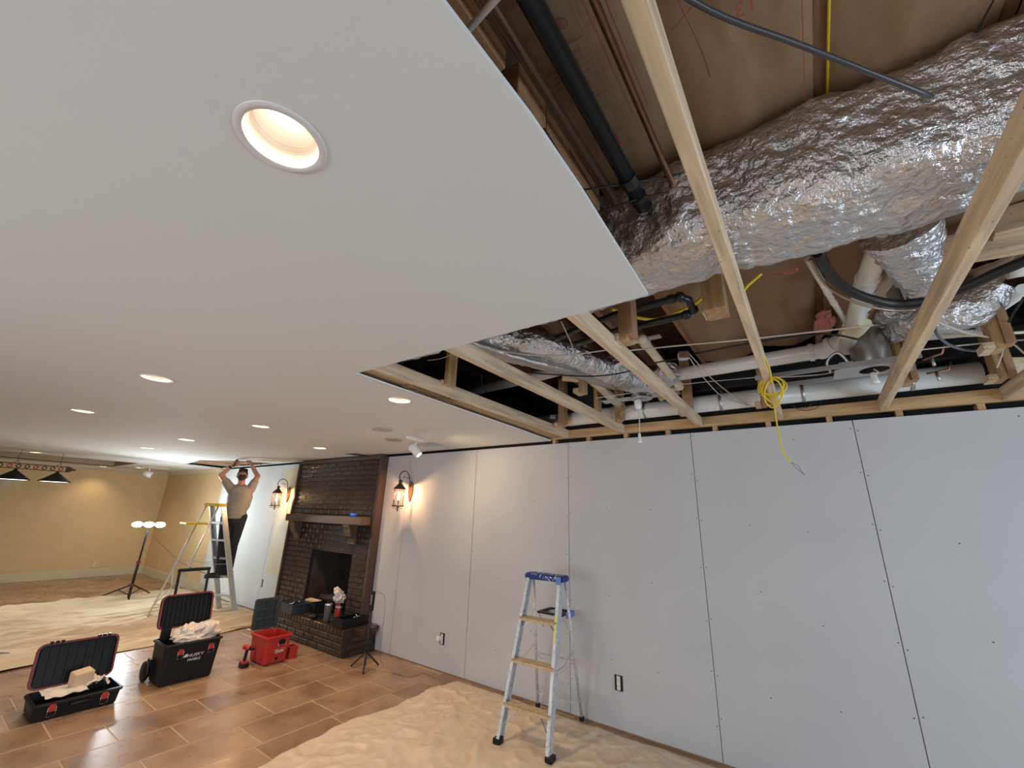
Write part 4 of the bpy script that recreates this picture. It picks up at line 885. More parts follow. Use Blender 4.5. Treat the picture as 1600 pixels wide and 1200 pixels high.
# sconces
def sconce(c, lb):      # c: wall point of the back plate centre
    t = thing('wall_lantern', lb, 'sconce', c, group='lantern sconces beside the fireplace'); c = V(c)
    bm = nb(); prism(bm, [(0, .13), (.035, .09), (.045, .02), (.04, -.05), (.02, -.11), (0, -.15), (-.02, -.11), (-.04, -.05), (-.045, .02), (-.035, .09)], 0, .018, lambda p, z: c+V((p[0], -z, p[1]))); obj('back_plate', bm, bronzel, t, bevel=.003)
    yl = -.20; zt = .11
    bm = nb(); pts = [c+V((0, -.015, .0)), c+V((0, -.035, .06)), c+V((0, -.05, .16)), c+V((0, -.085, .225)), c+V((0, -.14, .25)), c+V((0, -.20, .225)), c+V((0, -.225, .17)), c+V((0, -.205, .125)), c+V((0, -.185, .12))]
    tube(bm, pts, .0065, 8, True); obj('scroll_arm', bm, bronze, t)
    bm = nb(); tube(bm, [c+V((0, -.06, .165)), c+V((0, -.10, .165)), c+V((0, -.14, .18)), c+V((0, -.15, .15))], .004, 6); obj('scroll_arm', bm, bronze, t)
    q = c+V((0, yl, 0))
    bm = nb(); lathe(bm, [(.006, zt+.02), (.022, zt+.012), (.026, zt-.005), (.018, zt-.015), (.022, zt-.03), (.045, zt-.055), (.072, zt-.085), (.082, zt-.10), (.078, zt-.105), (.055, zt-.10), (.02, zt-.05), (0, zt-.05)], q, 28); obj('roof', bm, bronze, t)
    zg0, zg1 = -.20, .005
    bm = nb(); lathe(bm, [(.066, zg0), (.062, zg1)], q, 32); obj('glass', bm, glass, t, recalc=False)
    for k in range(6):
        a = 2*pi*k/6+.3; e = V((cos(a)*.070, sin(a)*.070, 0)); bm = nb(); tube(bm, [q+e+V((0, 0, zg0)), q+e*.95+V((0, 0, zg1))], .003, 6, False); obj('bar', bm, bronze, t)
        a2 = 2*pi*(k+1)/6+.3; e2 = V((cos(a2)*.070, sin(a2)*.070, 0)); em = (e+e2)*.5*1.08
        bm = nb(); tube(bm, [q+e+V((0, 0, (zg0+zg1)/2)), q+em+V((0, 0, zg1))], .002, 5, False); tube(bm, [q+e+V((0, 0, (zg0+zg1)/2)), q+em+V((0, 0, zg0))], .002, 5, False); obj('lattice', bm, bronze, t)
    bm = nb(); lathe(bm, [(0, zg0-.012), (.078, zg0-.012), (.082, zg0-.004), (.078, zg0+.004), (.05, zg0), (0, zg0)], q, 28); obj('base_ring', bm, bronze, t)
    bm = nb(); lathe(bm, [(0, zg0-.075), (.007, zg0-.07), (.009, zg0-.05), (.006, zg0-.035), (.014, zg0-.02), (.014, zg0-.012)], q, 14); obj('finial', bm, bronze, t)
    for s in (-1, 1):
        bm = nb(); tube(bm, [q+V((.0, s*.07, zg0-.008)), q+V((0, s*.075, zg0-.035)), q+V((0, s*.04, zg0-.03)), q+V((0, s*.01, zg0-.045))], .003, 6); obj('scroll', bm, bronze, t)
    bm = nb(); lathe(bm, [(.009, zg0), (.009, -.13), (0, -.13)], q, 12); obj('candle', bm, bronze, t)
    bm = nb(); lathe(bm, [(.007, -.13), (.015, -.105), (.013, -.08), (.005, -.055), (0, -.045)], q, 14); obj('bulb', bm, bulb_e, t)
    point('lantern_lamp', q+V((0, 0, -.035)), 12.0, (1, .60, .32), .012)
    return t
sconce((-3.63, 0, 1.955), 'lit bronze lantern sconce on the bare drywall right of the chimney')
sconce((-6.82, -.006, 1.915), 'lit bronze lantern sconce on the painted strip left of the chimney')

# things on mantel and hearth
c = V((-4.52, -.22, 1.590)); t = thing('tape_roll', 'blue tape roll lying on the right end of the mantel', 'tape', c)
bm = nb(); lathe(bm, [(.032, 0), (.048, 0), (.048, .045), (.032, .045), (.032, 0)], c, 24); obj('tape', bm, bluet, t)
def tote(lb, c, rz, L, W_, H, m, cat='tote', handle=True, name='tool_tote'):
    t = thing(name, lb, cat, c, rz); bm = nb(); w0 = .012
    def bx(a, b): box(bm, a, b)
    bx((-L/2, -W_/2, 0), (L/2, W_/2, .01)); bx((-L/2, -W_/2, .01), (L/2, -W_/2+w0, H)); bx((-L/2, W_/2-w0, .01), (L/2, W_/2, H)); bx((-L/2, -W_/2+w0, .01), (-L/2+w0, W_/2-w0, H)); bx((L/2-w0, -W_/2+w0, .01), (L/2, W_/2-w0, H))
    obj('body', bm, m, t, False)
    if handle:
        bm = nb(); prism(bm, rrect(-L/2-.006, -W_/2-.006, L/2+.006, W_/2+.006, .012), H, H+.012, holes=[rrect(-L/2+.014, -W_/2+.014, L/2-.014, W_/2-.014, .01)]); obj('rim', bm, m, t, False)
    return t
def bits(t, m, n, lo, hi, sz, name='tool'):
    for k in range(n):
        bm = nb(); p = V([random.uniform(a, b) for a, b in zip(lo, hi)]); d = V((random.uniform(-1, 1), random.uniform(-1, 1), random.uniform(-.2, .5))).normalized()*sz
        tube(bm, [p-d/2, p, p+d/2], sz*.09, 7, False); obj(name, bm, m, t, False)
t = tote('long black open tool tray on the right end of the hearth', (-4.19, -.28, .30), R(90), .36, .20, .085, plast, 'tray', name='tool_tray'); bits(t, silver, 5, (.02, -.06, .07), (.14, .06, .09), .06, 'socket_piece')
t = tote('blue-black open tool case on the left end of the hearth', (-5.36, -.36, .30), R(90), .26, .30, .10, mat('blue black plastic', (.03, .045, .07), .4), 'case', name='tool_case'); bits(t, white, 3, (-.08, -.08, .10), (.08, .08, .12), .07, 'paper_strip')
bm = nb(); cbox(bm, (-5.30, -.14, .42), (.20, .12, .02), (0, .1, .3)); tag(obj('paper_stack', bm, cardm), 'pale papers behind the blue-black case', 'papers')
t = tote('small black open box behind the blue-black case', (-5.05, -.18, .30), R(80), .22, .16, .12, plast, 'case', name='tool_case')
c = V((-4.52, -.40, .30)); t = thing('tumbler', 'grey green lidded tumbler standing on the hearth', 'tumbler', c)
bm = nb(); lathe(bm, [(0, 0), (.036, .001), (.040, .03), (.046, .19), (.046, .20), (0, .20)], c, 24); obj('cup', bm, tumbm, t); bm = nb(); lathe(bm, [(.046, .20), (.047, .21), (.040, .218), (0, .218)], c, 24); obj('lid', bm, silver, t)
c = V((-4.60, -.20, .30)); t = thing('spray_can', 'orange red can standing on the hearth under a white rag', 'can', c)
bm = nb(); lathe(bm, [(0, 0), (.034, 0), (.036, .01), (.036, .15), (.030, .165), (.012, .175), (0, .175)], c, 22); obj('body', bm, orangem, t); bm = nb(); lathe(bm, [(.0365, .125), (.0367, .125), (.0367, .148), (.0365, .148)], c, 22); obj('band', bm, white, t)
bm = nb(); bmesh.ops.create_icosphere(bm, subdivisions=4, radius=1)
c2 = c+V((-.0, 0, .255))
for v in bm.verts:
    q = v.co.copy(); n_ = noise.noise(q*2.2+V((4, 1, 0))); v.co = c2+V((q.x*.055, q.y*.075, q.z*.075))*(1+.55*n_)
    if q.z > .4 and q.y < -.1: v.co += V((0, -.06*(q.z), .05*q.z))
for f in bm.faces: f.smooth = True
tag(obj('rag', bm, rag), 'crumpled white printed rag on the orange can', 'rag')
t = thing('work_glove', 'black glove crumpled beside the tumbler', 'glove', (-4.80, -.40, .30))
bm = nb(); ball(bm, (-4.80, -.40, .33), (.05, .07, .03), 14, 8); obj('palm', bm, plast, t)
for k in range(4):
    bm = nb(); tube(bm, [(-4.80+.02*k-.03, -.37, .335), (-4.80+.028*k-.04, -.31, .335), (-4.80+.03*k-.045, -.28, .315)], .011, 8); obj('finger', bm, plast, t)
t = thing('fireside_brush', 'dark fireside tools leaning in the corner of the firebox', 'fire tools', (-4.70, -.03, .30))
for k, dx in enumerate((0, .04, .08)):
    bm = nb(); tube(bm, [(-4.74+dx, -.02, .302), (-4.70+dx, -.05, .45+.02*k), (-4.66+dx*1.2, -.06, .54+.02*k)], .009, 8); obj('tool', bm, plast, t)
t = thing('blower', 'small black power tool lying before the fire grate', 'power tool', (-5.02, -.05, .30))
bm = nb(); ball(bm, (-5.02, -.05, .335), (.09, .045, .035)); obj('body', bm, plast, t); bm = nb(); tube(bm, [(-5.0, -.05, .33), (-4.93, -.09, .31)], .014, 10, False); obj('nozzle', bm, silver, t)

# ================================================================== TOOL BOXES
XZ = (pi/2, 0, pi/2)
def open_lid(par, hinge, y0, y1, Hh, lean, thick=.045, ribs=10, trimc=redtrim, r=.05, m=plast, chamfer=True):
    # lid standing up from hinge line (x,z); leans back by angle lean (towards -x); ribs on the +x face
    Mx = Matrix.Translation(V((hinge[0], 0, hinge[1]))) @ Matrix.Rotation(-lean, 4, 'Y')
    f = lambda p, z: Mx @ V((z, p[0], p[1]))
    bm = nb(); prism(bm, rrect(y0, 0, y1, Hh, r, 3), -thick, -thick+.012, f); prism(bm, rrect(y0, 0, y1, Hh, r, 3), -thick+.012, -.006, f, holes=[rrect(y0+.014, .014, y1-.014, Hh-.014, r*.8, 3)]); lid = obj('lid', bm, m, par)
    bm = nb(); prism(bm, rrect(y0-.003, -.003, y1+.003, Hh+.003, r, 3), -.006, .001, f, holes=[rrect(y0+.012, .012, y1-.012, Hh-.012, r*.8, 3)]); obj('gasket', bm, trimc, lid, label='maroon rubber gasket')
    bm = nb()
    for k in range(ribs):
        y = y0+.03+(y1-y0-.06)*k/(ribs-1); box(bm, (-thick+.012, y-.003, .02), (-thick+.030, y+.003, Hh-.02), Mx)
    obj('ribs', bm, plast2, lid)
    return lid, Mx
def latch(par, Mx, y, z, m=redp, s=1):
    bm = nb(); prism(bm, rrect(y-.020*s, z-.022*s, y+.020*s, z+.026*s, .006), .002, .014, lambda p, q: Mx @ V((q, p[0], p[1]))); l = obj('latch', bm, m, par, bevel=.002, seg=1, label='red latch' if m is redp else None)
    bm = nb(); P = [Mx @ V((.016, y-.024*s, z+.01)), Mx @ V((.020, y-.024*s, z-.055*s)), Mx @ V((.020, y+.024*s, z-.055*s)), Mx @ V((.016, y+.024*s, z+.01))]; tube(bm, P, .0022, 6, False); obj('wire_bail', bm, silver, l)
    return l
def body_box(par, x0, x1, y0, y1, H, fl=.012, m=plast, wall=.012, r=.03):
    # tapered open box: top wider by fl
    bm = nb(); outer0 = rrect(x0, y0, x1, y1, r, 3); outer1 = rrect(x0-fl, y0-fl, x1+fl, y1+fl, r, 3); inn1 = rrect(x0-fl+wall, y0-fl+wall, x1+fl-wall, y1+fl-wall, r*.8, 3); inn0 = rrect(x0+wall, y0+wall, x1-wall, y1-wall, r*.8, 3)
    rings = [[bm.verts.new((p[0], p[1], z)) for p in ring] for ring, z in ((outer0, .012), (outer1, H), (inn1, H), (inn0, .03))]
    n = len(outer0)
    for a, b in zip(rings, rings[1:]):
        for i in range(n): bm.faces.new((a[i], a[(i+1) % n], b[(i+1) % n], b[i]))
    bm.faces.new(rings[0]); bm.faces.new(rings[3]); b_ = obj('body', bm, m, par)
    bm = nb(); o_ = rrect(x0-fl-.010, y0-fl-.010, x1+fl+.010, y1+fl+.010, r, 3); prism(bm, o_, H-.022, H-.004, holes=[rrect(x0-fl+.004, y0-fl+.004, x1+fl-.004, y1+fl-.004, r, 3)]); obj('rim', bm, m, par, bevel=.003, seg=1)
    return b_
# 1: low black box, front faces +x
t = thing('low_toolbox', 'low black toolbox with its ribbed lid open, nearest the camera', 'toolbox', (-4.62, -2.64, 0))
x0, x1, y0, y1, H = -4.80, -4.455, -2.90, -2.385, .125
body_box(t, x0, x1, y0, y1, H)
bm = nb()
for y in (y0+.03, y1-.03):
    for x in (x0+.04, x1-.04): cbox(bm, (x, y, .008), (.05, .04, .016))
obj('feet', bm, plast, t)
open_lid(t, (x0-.012, H+.012), y0-.012, y1+.012, .34, R(14), ribs=9)
bm = nb()
for y in (y0+.10, y1-.10):
    for s in (-.035, 0, .035): cbox(bm, (x0-.10, y+s, H+.345), (.02, .022, .02))
obj('hinge_lugs', bm, plast, t)
FM = Matrix.Translation(V((x1+.012, 0, 0)))
latch(t, FM, y0+.10, .085); latch(t, FM, y1-.10, .085)
bm = nb(); tube(bm, [FM @ V((0, -2.70, .085)), FM @ V((.03, -2.69, .085)), FM @ V((.03, -2.59, .085)), FM @ V((0, -2.58, .085))], .009, 8, False); obj('handle', bm, plast, t)
# contents
bm = nb(); grid(bm, 24, 14, lambda u, v: V((x0+.03+(x1-x0-.06)*v, y0+.05+(y1-y0-.25)*u, .125+.03*noise.noise(V((u*4, v*3, 1)))+.02))); tag(obj('towel', bm, rag), 'pale cloth lying in the low open toolbox', 'cloth')
t2 = thing('paper_roll', 'square pale box of wipes standing in the low toolbox', 'box', (-4.66, -2.62, .13)); bm = nb(); cbox(bm, (-4.66, -2.62, .20), (.11, .13, .12), (.1, .15, .2)); obj('carton', bm, cardm, t2, bevel=.006)
bm = nb(); grid(bm, 12, 12, lambda u, v: V((-4.74+.14*v+.02*u, -2.60+.17*u, .145+.05*noise.noise(V((u*5, v*5, 7)))+.03*sin(pi*u)))); tag(obj('plastic_bag', bm, bagm), 'clear crumpled bag beside the carton in the low toolbox', 'bag')
# 2: rolling black toolbox
t = thing('rolling_toolbox', 'tall black rolling toolbox with raised handle and open lid', 'toolbox', (-4.70, -1.84, 0))
x0, x1, y0, y1, H = -4.87, -4.56, -2.06, -1.615, .36
body_box(t, x0, x1, y0, y1, H, .022)
bm = nb()
for y in (y0+.02, y1-.06): box(bm, (x1-.035, y, 0), (x1-.004, y+.04, .014))
obj('feet', bm, plast, t)
for s in (0, 1):
    y = y0-.040 if s == 0 else y1+.035; ws = nb(); lathe(ws, [(0, -.018), (.04, -.018), (.05, -.012), (.082, -.016), (.088, -.008), (.088, .008), (.082, .016), (.05, .012), (.04, .018), (0, .018)], (x0-.0, y, .088), 28, (0, 1, 0)); wh = obj('wheel', ws, plast, t)
    bm = nb(); cyl(bm, (x0-.0, y+(-.02 if s == 0 else .02), .088), .014, .008, (0, 1, 0), 14); obj('hub', bm, plast2, wh)
    bm = nb(); box(bm, (x0-.005, min(y, y0+.01), .05), (x0+.07, max(y, y0+.01) if s == 0 else y, .20)) if s == 0 else box(bm, (x0-.005, y1-.005, .05), (x0+.07, y, .20)); obj('wheel_guard', bm, plast, t)
ld, Mx = open_lid(t, (x0-.022, H+.075), y0-.016, y1+.016, .32, R(13), ribs=11)
bm = nb(); box(bm, (x0-.03, y0+.02, H-.03), (x0+.005, y0+.10, H+.09)); box(bm, (x0-.03, y1-.10, H-.03), (x0+.005, y1-.02, H+.09)); bmesh.ops.remove_doubles(bm, verts=bm.verts, dist=1e-6); o_ = obj('lid_hinge', bm, plast, t); o_['kind'] = 'stuff'
hx = x0-.05
bm = nb()
for y in (y0+.10, y1-.06): bar(bm, (hx, y, .12), (hx-.13, y, H+.62), .028, .022, (0, 1, 0))
bar(bm, (hx-.13, y0+.085, H+.62), (hx-.13, y1-.045, H+.62), .034, .034); obj('handle', bm, plast, t, bevel=.006, seg=1)
FM = Matrix.Translation(V((x1+.016, 0, 0)))
latch(t, FM, y0+.11, .28); latch(t, FM, y1-.07, .285)
text('lettering', 'HUSKY', .036, letterw, t, (x1+.018, y0+.175, .222), XZ, .25, sx=1.25)
text('lettering', 'MOBILE', .030, letterw, t, (x1+.017, y0+.185, .185), XZ, .25, sx=1.1)
bm = nb(); prism(bm, [(y0+.145, .225), (y0+.175, .225), (y0+.182, .25), (y0+.165, .252)], x1+.014, x1+.0165, lambda p, z: V((z, p[0], p[1]))); obj('emblem', bm, letterw, t)
bm = nb(); bmesh.ops.create_icosphere(bm, subdivisions=5, radius=1)
for v in bm.verts:
    q = v.co.copy(); nn = noise.fractal(q*1.3, 1.0, 2.2, 3); v.co = V((-4.70, -1.80, .385))+V((q.x*.12, q.y*.185, q.z*.08))*(1+.42*nn)
    if q.z > .3: v.co.z += .05*max(0, noise.noise(q*5))+.05*max(0, q.y)
for f in bm.faces: f.smooth = True
tag(obj('plastic_bag', bm, bagm), 'frosted plastic bag bulging out of the rolling toolbox', 'bag')
bm = nb(); tube(bm, [(-4.66, -1.86, .42), (-4.64, -1.78, .47), (-4.63, -1.70, .50)], .007, 8); tag(obj('metal_rod', bm, silver), 'thin bright tool sticking up from the bag', 'tool')
# 3: red box
t = thing('red_toolbox', 'red plastic toolbox with its black lid open upright', 'toolbox', (-4.62, -1.03, 0), )
x0, x1, y0, y1, H = -4.76, -4.425, -1.16, -.915, .285
body_box(t, x0, x1, y0, y1, H, .020, redp, .010, .022)
bm = nb()
for y in (y0+.02, y1-.05): box(bm, (x1-.04, y, 0), (x1-.006, y+.03, .014)); box(bm, (x0+.006, y, 0), (x0+.04, y+.03, .014))
obj('feet', bm, plast, t)
bm = nb()
for y in (y0-.014, y1+.004):
    for x in (x0+.10, x1-.09): box(bm, (x, y, .03), (x+.012, y+.012, H-.03))
obj('side_ribs', bm, redp, t)
lean = R(4); Mx = Matrix.Translation(V((x0-.022, 0, H+.01))) @ Matrix.Rotation(-lean, 4, 'Y'); f = lambda p, z: Mx @ V((z, p[0], p[1]))
bm = nb(); Hh = .33; holes = []
for i in range(2):
    for j in range(3): holes.append(rrect(y0+.012+i*.112, .022+j*.098, y0+.112+i*.112, .022+j*.098+.084, .01, 2))
prism(bm, rrect(y0-.022, 0, y1+.022, Hh, .02, 2), -.035, -.018, f); prism(bm, rrect(y0-.022, 0, y1+.022, Hh, .02, 2), -.018, 0, f, holes=holes); obj('lid', bm, mat('slate plastic', (.025, .035, .042), .4), t)
FM = Matrix.Translation(V((x1+.013, 0, 0)))
bm = nb(); prism(bm, rrect(-1.035, .195, -.965, .245, .018), .002, .014, lambda p, q: FM @ V((q, p[0], p[1]))); obj('latch', bm, plast, t, label='black latch')
bm = nb(); P = [FM @ V((.01, -1.04, .21)), FM @ V((.012, -1.04, .155)), FM @ V((.012, -.96, .155)), FM @ V((.01, -.96, .21))]; tube(bm, P, .002, 6, False); obj('wire_bail', bm, silver, t)
text('lettering', 'Milwaukee', .034, letterw, t, (x1+.012, -1.065, .122), XZ, .35, sx=.72)
bm = nb(); bar(bm, (x1+.011, -1.06, .112), (x1+.011, -.965, .118), .002, .005); obj('underline', bm, letterw, t)
bm = nb(); cyl(bm, (x1+.006, -1.03, .055), .016, .006, (1, 0, 0), 20); obj('round_port', bm, plast, t)
t = tote('small red open bin tucked behind the red toolbox', (-4.50, -.82, 0), 0, .11, .095, .115, redp, 'bin', name='parts_bin')
# 4: drill standing on its battery
c = V((-4.57, -1.30, 0)); t = thing('cordless_drill', 'red and black cordless drill standing upright on its battery', 'drill', c)
bm = nb(); prism(bm, rrect(c.x-.05, c.y-.038, c.x+.05, c.y+.038, .014), 0, .040); obj('battery', bm, plast, t, bevel=.004, seg=1)
bm = nb(); prism(bm, rrect(c.x-.045, c.y-.034, c.x+.045, c.y+.034, .014), .041, .062); obj('battery_shoe', bm, redp, t, bevel=.006, seg=1)
bm = nb(); tube(bm, [c+V((-.01, 0, .058)), c+V((-.006, .004, .11)), c+V((0, .006, .165))], .019, 14, True, rf=lambda u, i: (.021-.003*sin(pi*u), .016)); obj('handle', bm, plast, t)
bm = nb(); tube(bm, [c+V((-.035, -.02, .195)), c+V((.0, .0, .19)), c+V((.035, .02, .185))], .027, 16, False); obj('motor_housing', bm, redp, t, bevel=.004, seg=1)
bm = nb(); tube(bm, [c+V((.035, .02, .185)), c+V((.06, .034, .18)), c+V((.075, .043, .177))], .02, 14, False, rf=lambda u, i: .022-.010*u); obj('chuck', bm, plast, t)

# tripod stand (short black) by the wall
c = V((-3.555, -.48, 0)); t = thing('light_stand', 'slim black tripod stand holding a stick lamp by the drywall', 'stand', c)
bm = nb(); tube(bm, [c+V((0, 0, .03)), c+V((0, 0, .62))], .012, 10, False); obj('pole', bm, wire_b, t)
for a in (200, 320, 80):
    bm = nb(); e = V((cos(R(a)), sin(R(a)), 0)); tube(bm, [c+V((0, 0, .16)), c+e*.03+V((0, 0, .14)), c+e*.17+V((0, 0, .008))], .009, 8, False); obj('leg', bm, wire_b, t)
bm = nb(); cyl(bm, c+V((0, 0, .16)), .016, .035, None, 14); obj('collar', bm, plast, t)
bm = nb(); prism(bm, rrect(c.x-.025, c.y-.016, c.x+.025, c.y+.016, .01), .58, .78); obj('lamp_body', bm, plast, t, bevel=.004, seg=1)
bm = nb(); box(bm, (c.x-.012, c.y-.018, .64), (c.x+.012, c.y-.0165, .75)); obj('lamp_window', bm, silver, t)
cable('thin_cord', 'thin dark cord curling down the wall beside the slim stand', [(-3.55, -.47, .77), (-3.53, -.40, .76), (-3.50, -.34, .68), (-3.50, -.33, .4), (-3.49, -.33, .1), (-3.44, -.30, .006)], .002, wire_g)
cable('thin_cord', 'thin grey cord lying on the tiles near the drop cloth', [(615, 1052, 'z', .004), (640, 1058, 'z', .004), (662, 1052, 'z', .004), (680, 1060, 'z', .004)], .002, wire_g)

# tall tripod work light in the far room
c = V((-9.44, -1.155, 0)); t = thing('tripod_work_light', 'blazing white work light on a tall black tripod in the far room', 'work light', c)
bm = nb(); tube(bm, [c+V((0, 0, .06)), c+V((0, 0, .62))], .022, 12, False); obj('lower_pole', bm, plast, t)
bm = nb(); tube(bm, [c+V((0, 0, .62)), c+V((0, 0, 1.22))], .014, 12, False); obj('upper_pole', bm, plast, t)
for z in (.26, .64):
    bm = nb(); cyl(bm, c+V((0, 0, z)), .032, .05, None, 14); obj('clamp', bm, redtrim, t, label='red clamp')
for p in ((-10.05, -1.46), (-9.30, -.72) if 0 else (-9.93, -.68), (-9.15, -1.22)):
    e = V((p[0], p[1], .01)); bm = nb(); tube(bm, [c+V((0, 0, .28)), e], .012, 8, False); lg = obj('leg', bm, plast, t)
    bm = nb(); tube(bm, [c+V((0, 0, .10)), (c+V((0, 0, .28))).lerp(e, .4)], .007, 6, False); obj('brace', bm, plast, t)
hv = V((.386, .92, 0)).normalized()
bm = nb(); bar(bm, c+hv*-.22+V((0, 0, 1.28)), c+hv*.22+V((0, 0, 1.28)), .05, .05); obj('lamp_bar', bm, plast, t)
for k in range(3):
    cc = c+hv*(-.165+.165*k)+V((0, 0, 1.30))+PN*.03; M3 = Matrix.Rotation(math.atan2(hv.y, hv.x), 3, 'Z')
    bm = nb(); ball(bm, cc, (.080, .035, .048), 18, 10, M3); obj('lamp_head', bm, cool_e, t)
l = area('work_light_lamp', c+V((0, 0, 1.34))+PN*.075, (.9, .30, .12), .45, .08, 48, (.86, .95, 1))
l = area('work_light_lamp_rear', c+V((0, 0, 1.34))-PN*.08, (-.8, .45, .30), .45, .08, 14, (.92, .96, 1))
cable('power_cord', 'brown power cord drooping from the tripod light to the wall plug', [c+V((0, 0, 1.2)), c+V((.05, .25, .95)), c+V((.2, .6, .62)), V((-9.0, -.15, .40)), V((-8.75, -.03, .36))], .006, mat('brown cord', (.16, .10, .05), .6))
t = plate('outlet', 'outlet with a lit white plug behind the tall ladder', (-8.75, 0, .36), (0, -1, 0), .08, .12, white)

# ================================================================== DROP CLOTHS
def cloth(name, lb, x0, x1, y0, y1, nx, ny, hfn, m, ex, ey):
    bm = nb()
    def fn(u, v):
        x = x0+(x1-x0)*u; y = y0+(y1-y0)*v
        X = x+ex(u, v, y); Y = y+ey(u, v, x); e = min(1, min(u, 1-u, v, 1-v)*25)
        return V((X, Y, .004+max(0, hfn(X, Y))*(.25+.75*e)))
    grid(bm, nx, ny, fn); o = obj(name, bm, m, recalc=False)
    md = o.modifiers.new('solid', 'SOLIDIFY'); md.thickness = .002; md.offset = 1
    return tag(o, lb, 'drop cloth')
def h_far(x, y):
    q = V((x*4.2+.6*noise.noise(V((x, y*1.2, 0))), y*.75, .3)); a = 1-abs(noise.noise(q))*3.2
    q2 = V((x*11, y*1.6, 5)); b = 1-abs(noise.noise(q2))*4; g = noise.noise(V((x*1.3, y*.5, 9)))
    return max(0, a)*.060*(.4+max(0, g+.4))+max(0, b)*.022+.004
cloth('drop_cloth', 'wrinkled canvas drop cloth spread under the worker and his ladder', -10.05, -6.12, -4.2, -.05, 330, 110, h_far, canvas,
      lambda u, v, y: (.10*noise.noise(V((y*1.3, 2, u > .5)))+(u > .5)*.12*noise.noise(V((y*.7, 9, 0)))) if (u < .02 or u > .98) else 0, lambda u, v, x: .02*noise.noise(V((x*2, 1, 0))))
def h_near(x, y):
    w_ = noise.fractal(V((x*1.4, y*1.4, 2)), 1, 2, 3); a = 1-abs(noise.noise(V((x*2.6+y*1.2, y*2.0-x*.8, 4))))*6
    b = 1-abs(noise.noise(V((x*5.2-y*2, y*4.6+x, 8))))*6; c_ = 1-abs(noise.noise(V((x*9+y*4, y*8, 3))))*6
    return .008+.010*w_+max(0, a)*.036*max(0, .3+w_)+max(0, b)*.030*max(0, .4-w_)+max(0, c_)*.008
cloth('drop_cloth', 'smooth tan drop cloth under the blue-topped ladder along the drywall', -2.58, 4.3, -5.2, -.06, 420, 300, h_near, canvas2,
      lambda u, v, y: (1-min(1, u*12))*(.07*noise.noise(V((y*1.8, 3, 0)))+.03*noise.noise(V((y*6, 3, 0)))-(.0 if y > -1.2 else 0)+.28*max(0, -y-1.9)+(.25*max(0, y+.35))), lambda u, v, x: (min(1, max(0, v-.94)*16))*(-.05*abs(noise.noise(V((x*2.2, 1, 0))))-.02))
bm = nb(); lathe(bm, [(0, .02), (.1, .018), (.14, .004), (.13, 0), (0, 0)], (0, 0, 0), 18)
for v in bm.verts: v.co = V((-6.75, -3.06, .035))+V((v.co.x*1.0, v.co.y*1.9, v.co.z*1.6))
tag(obj('grey_rag', bm, mat('grey rag', (.16, .13, .12), .9, bump=.6, bscale=20)), 'flat dark grey rag on the far drop cloth at the left edge', 'rag')

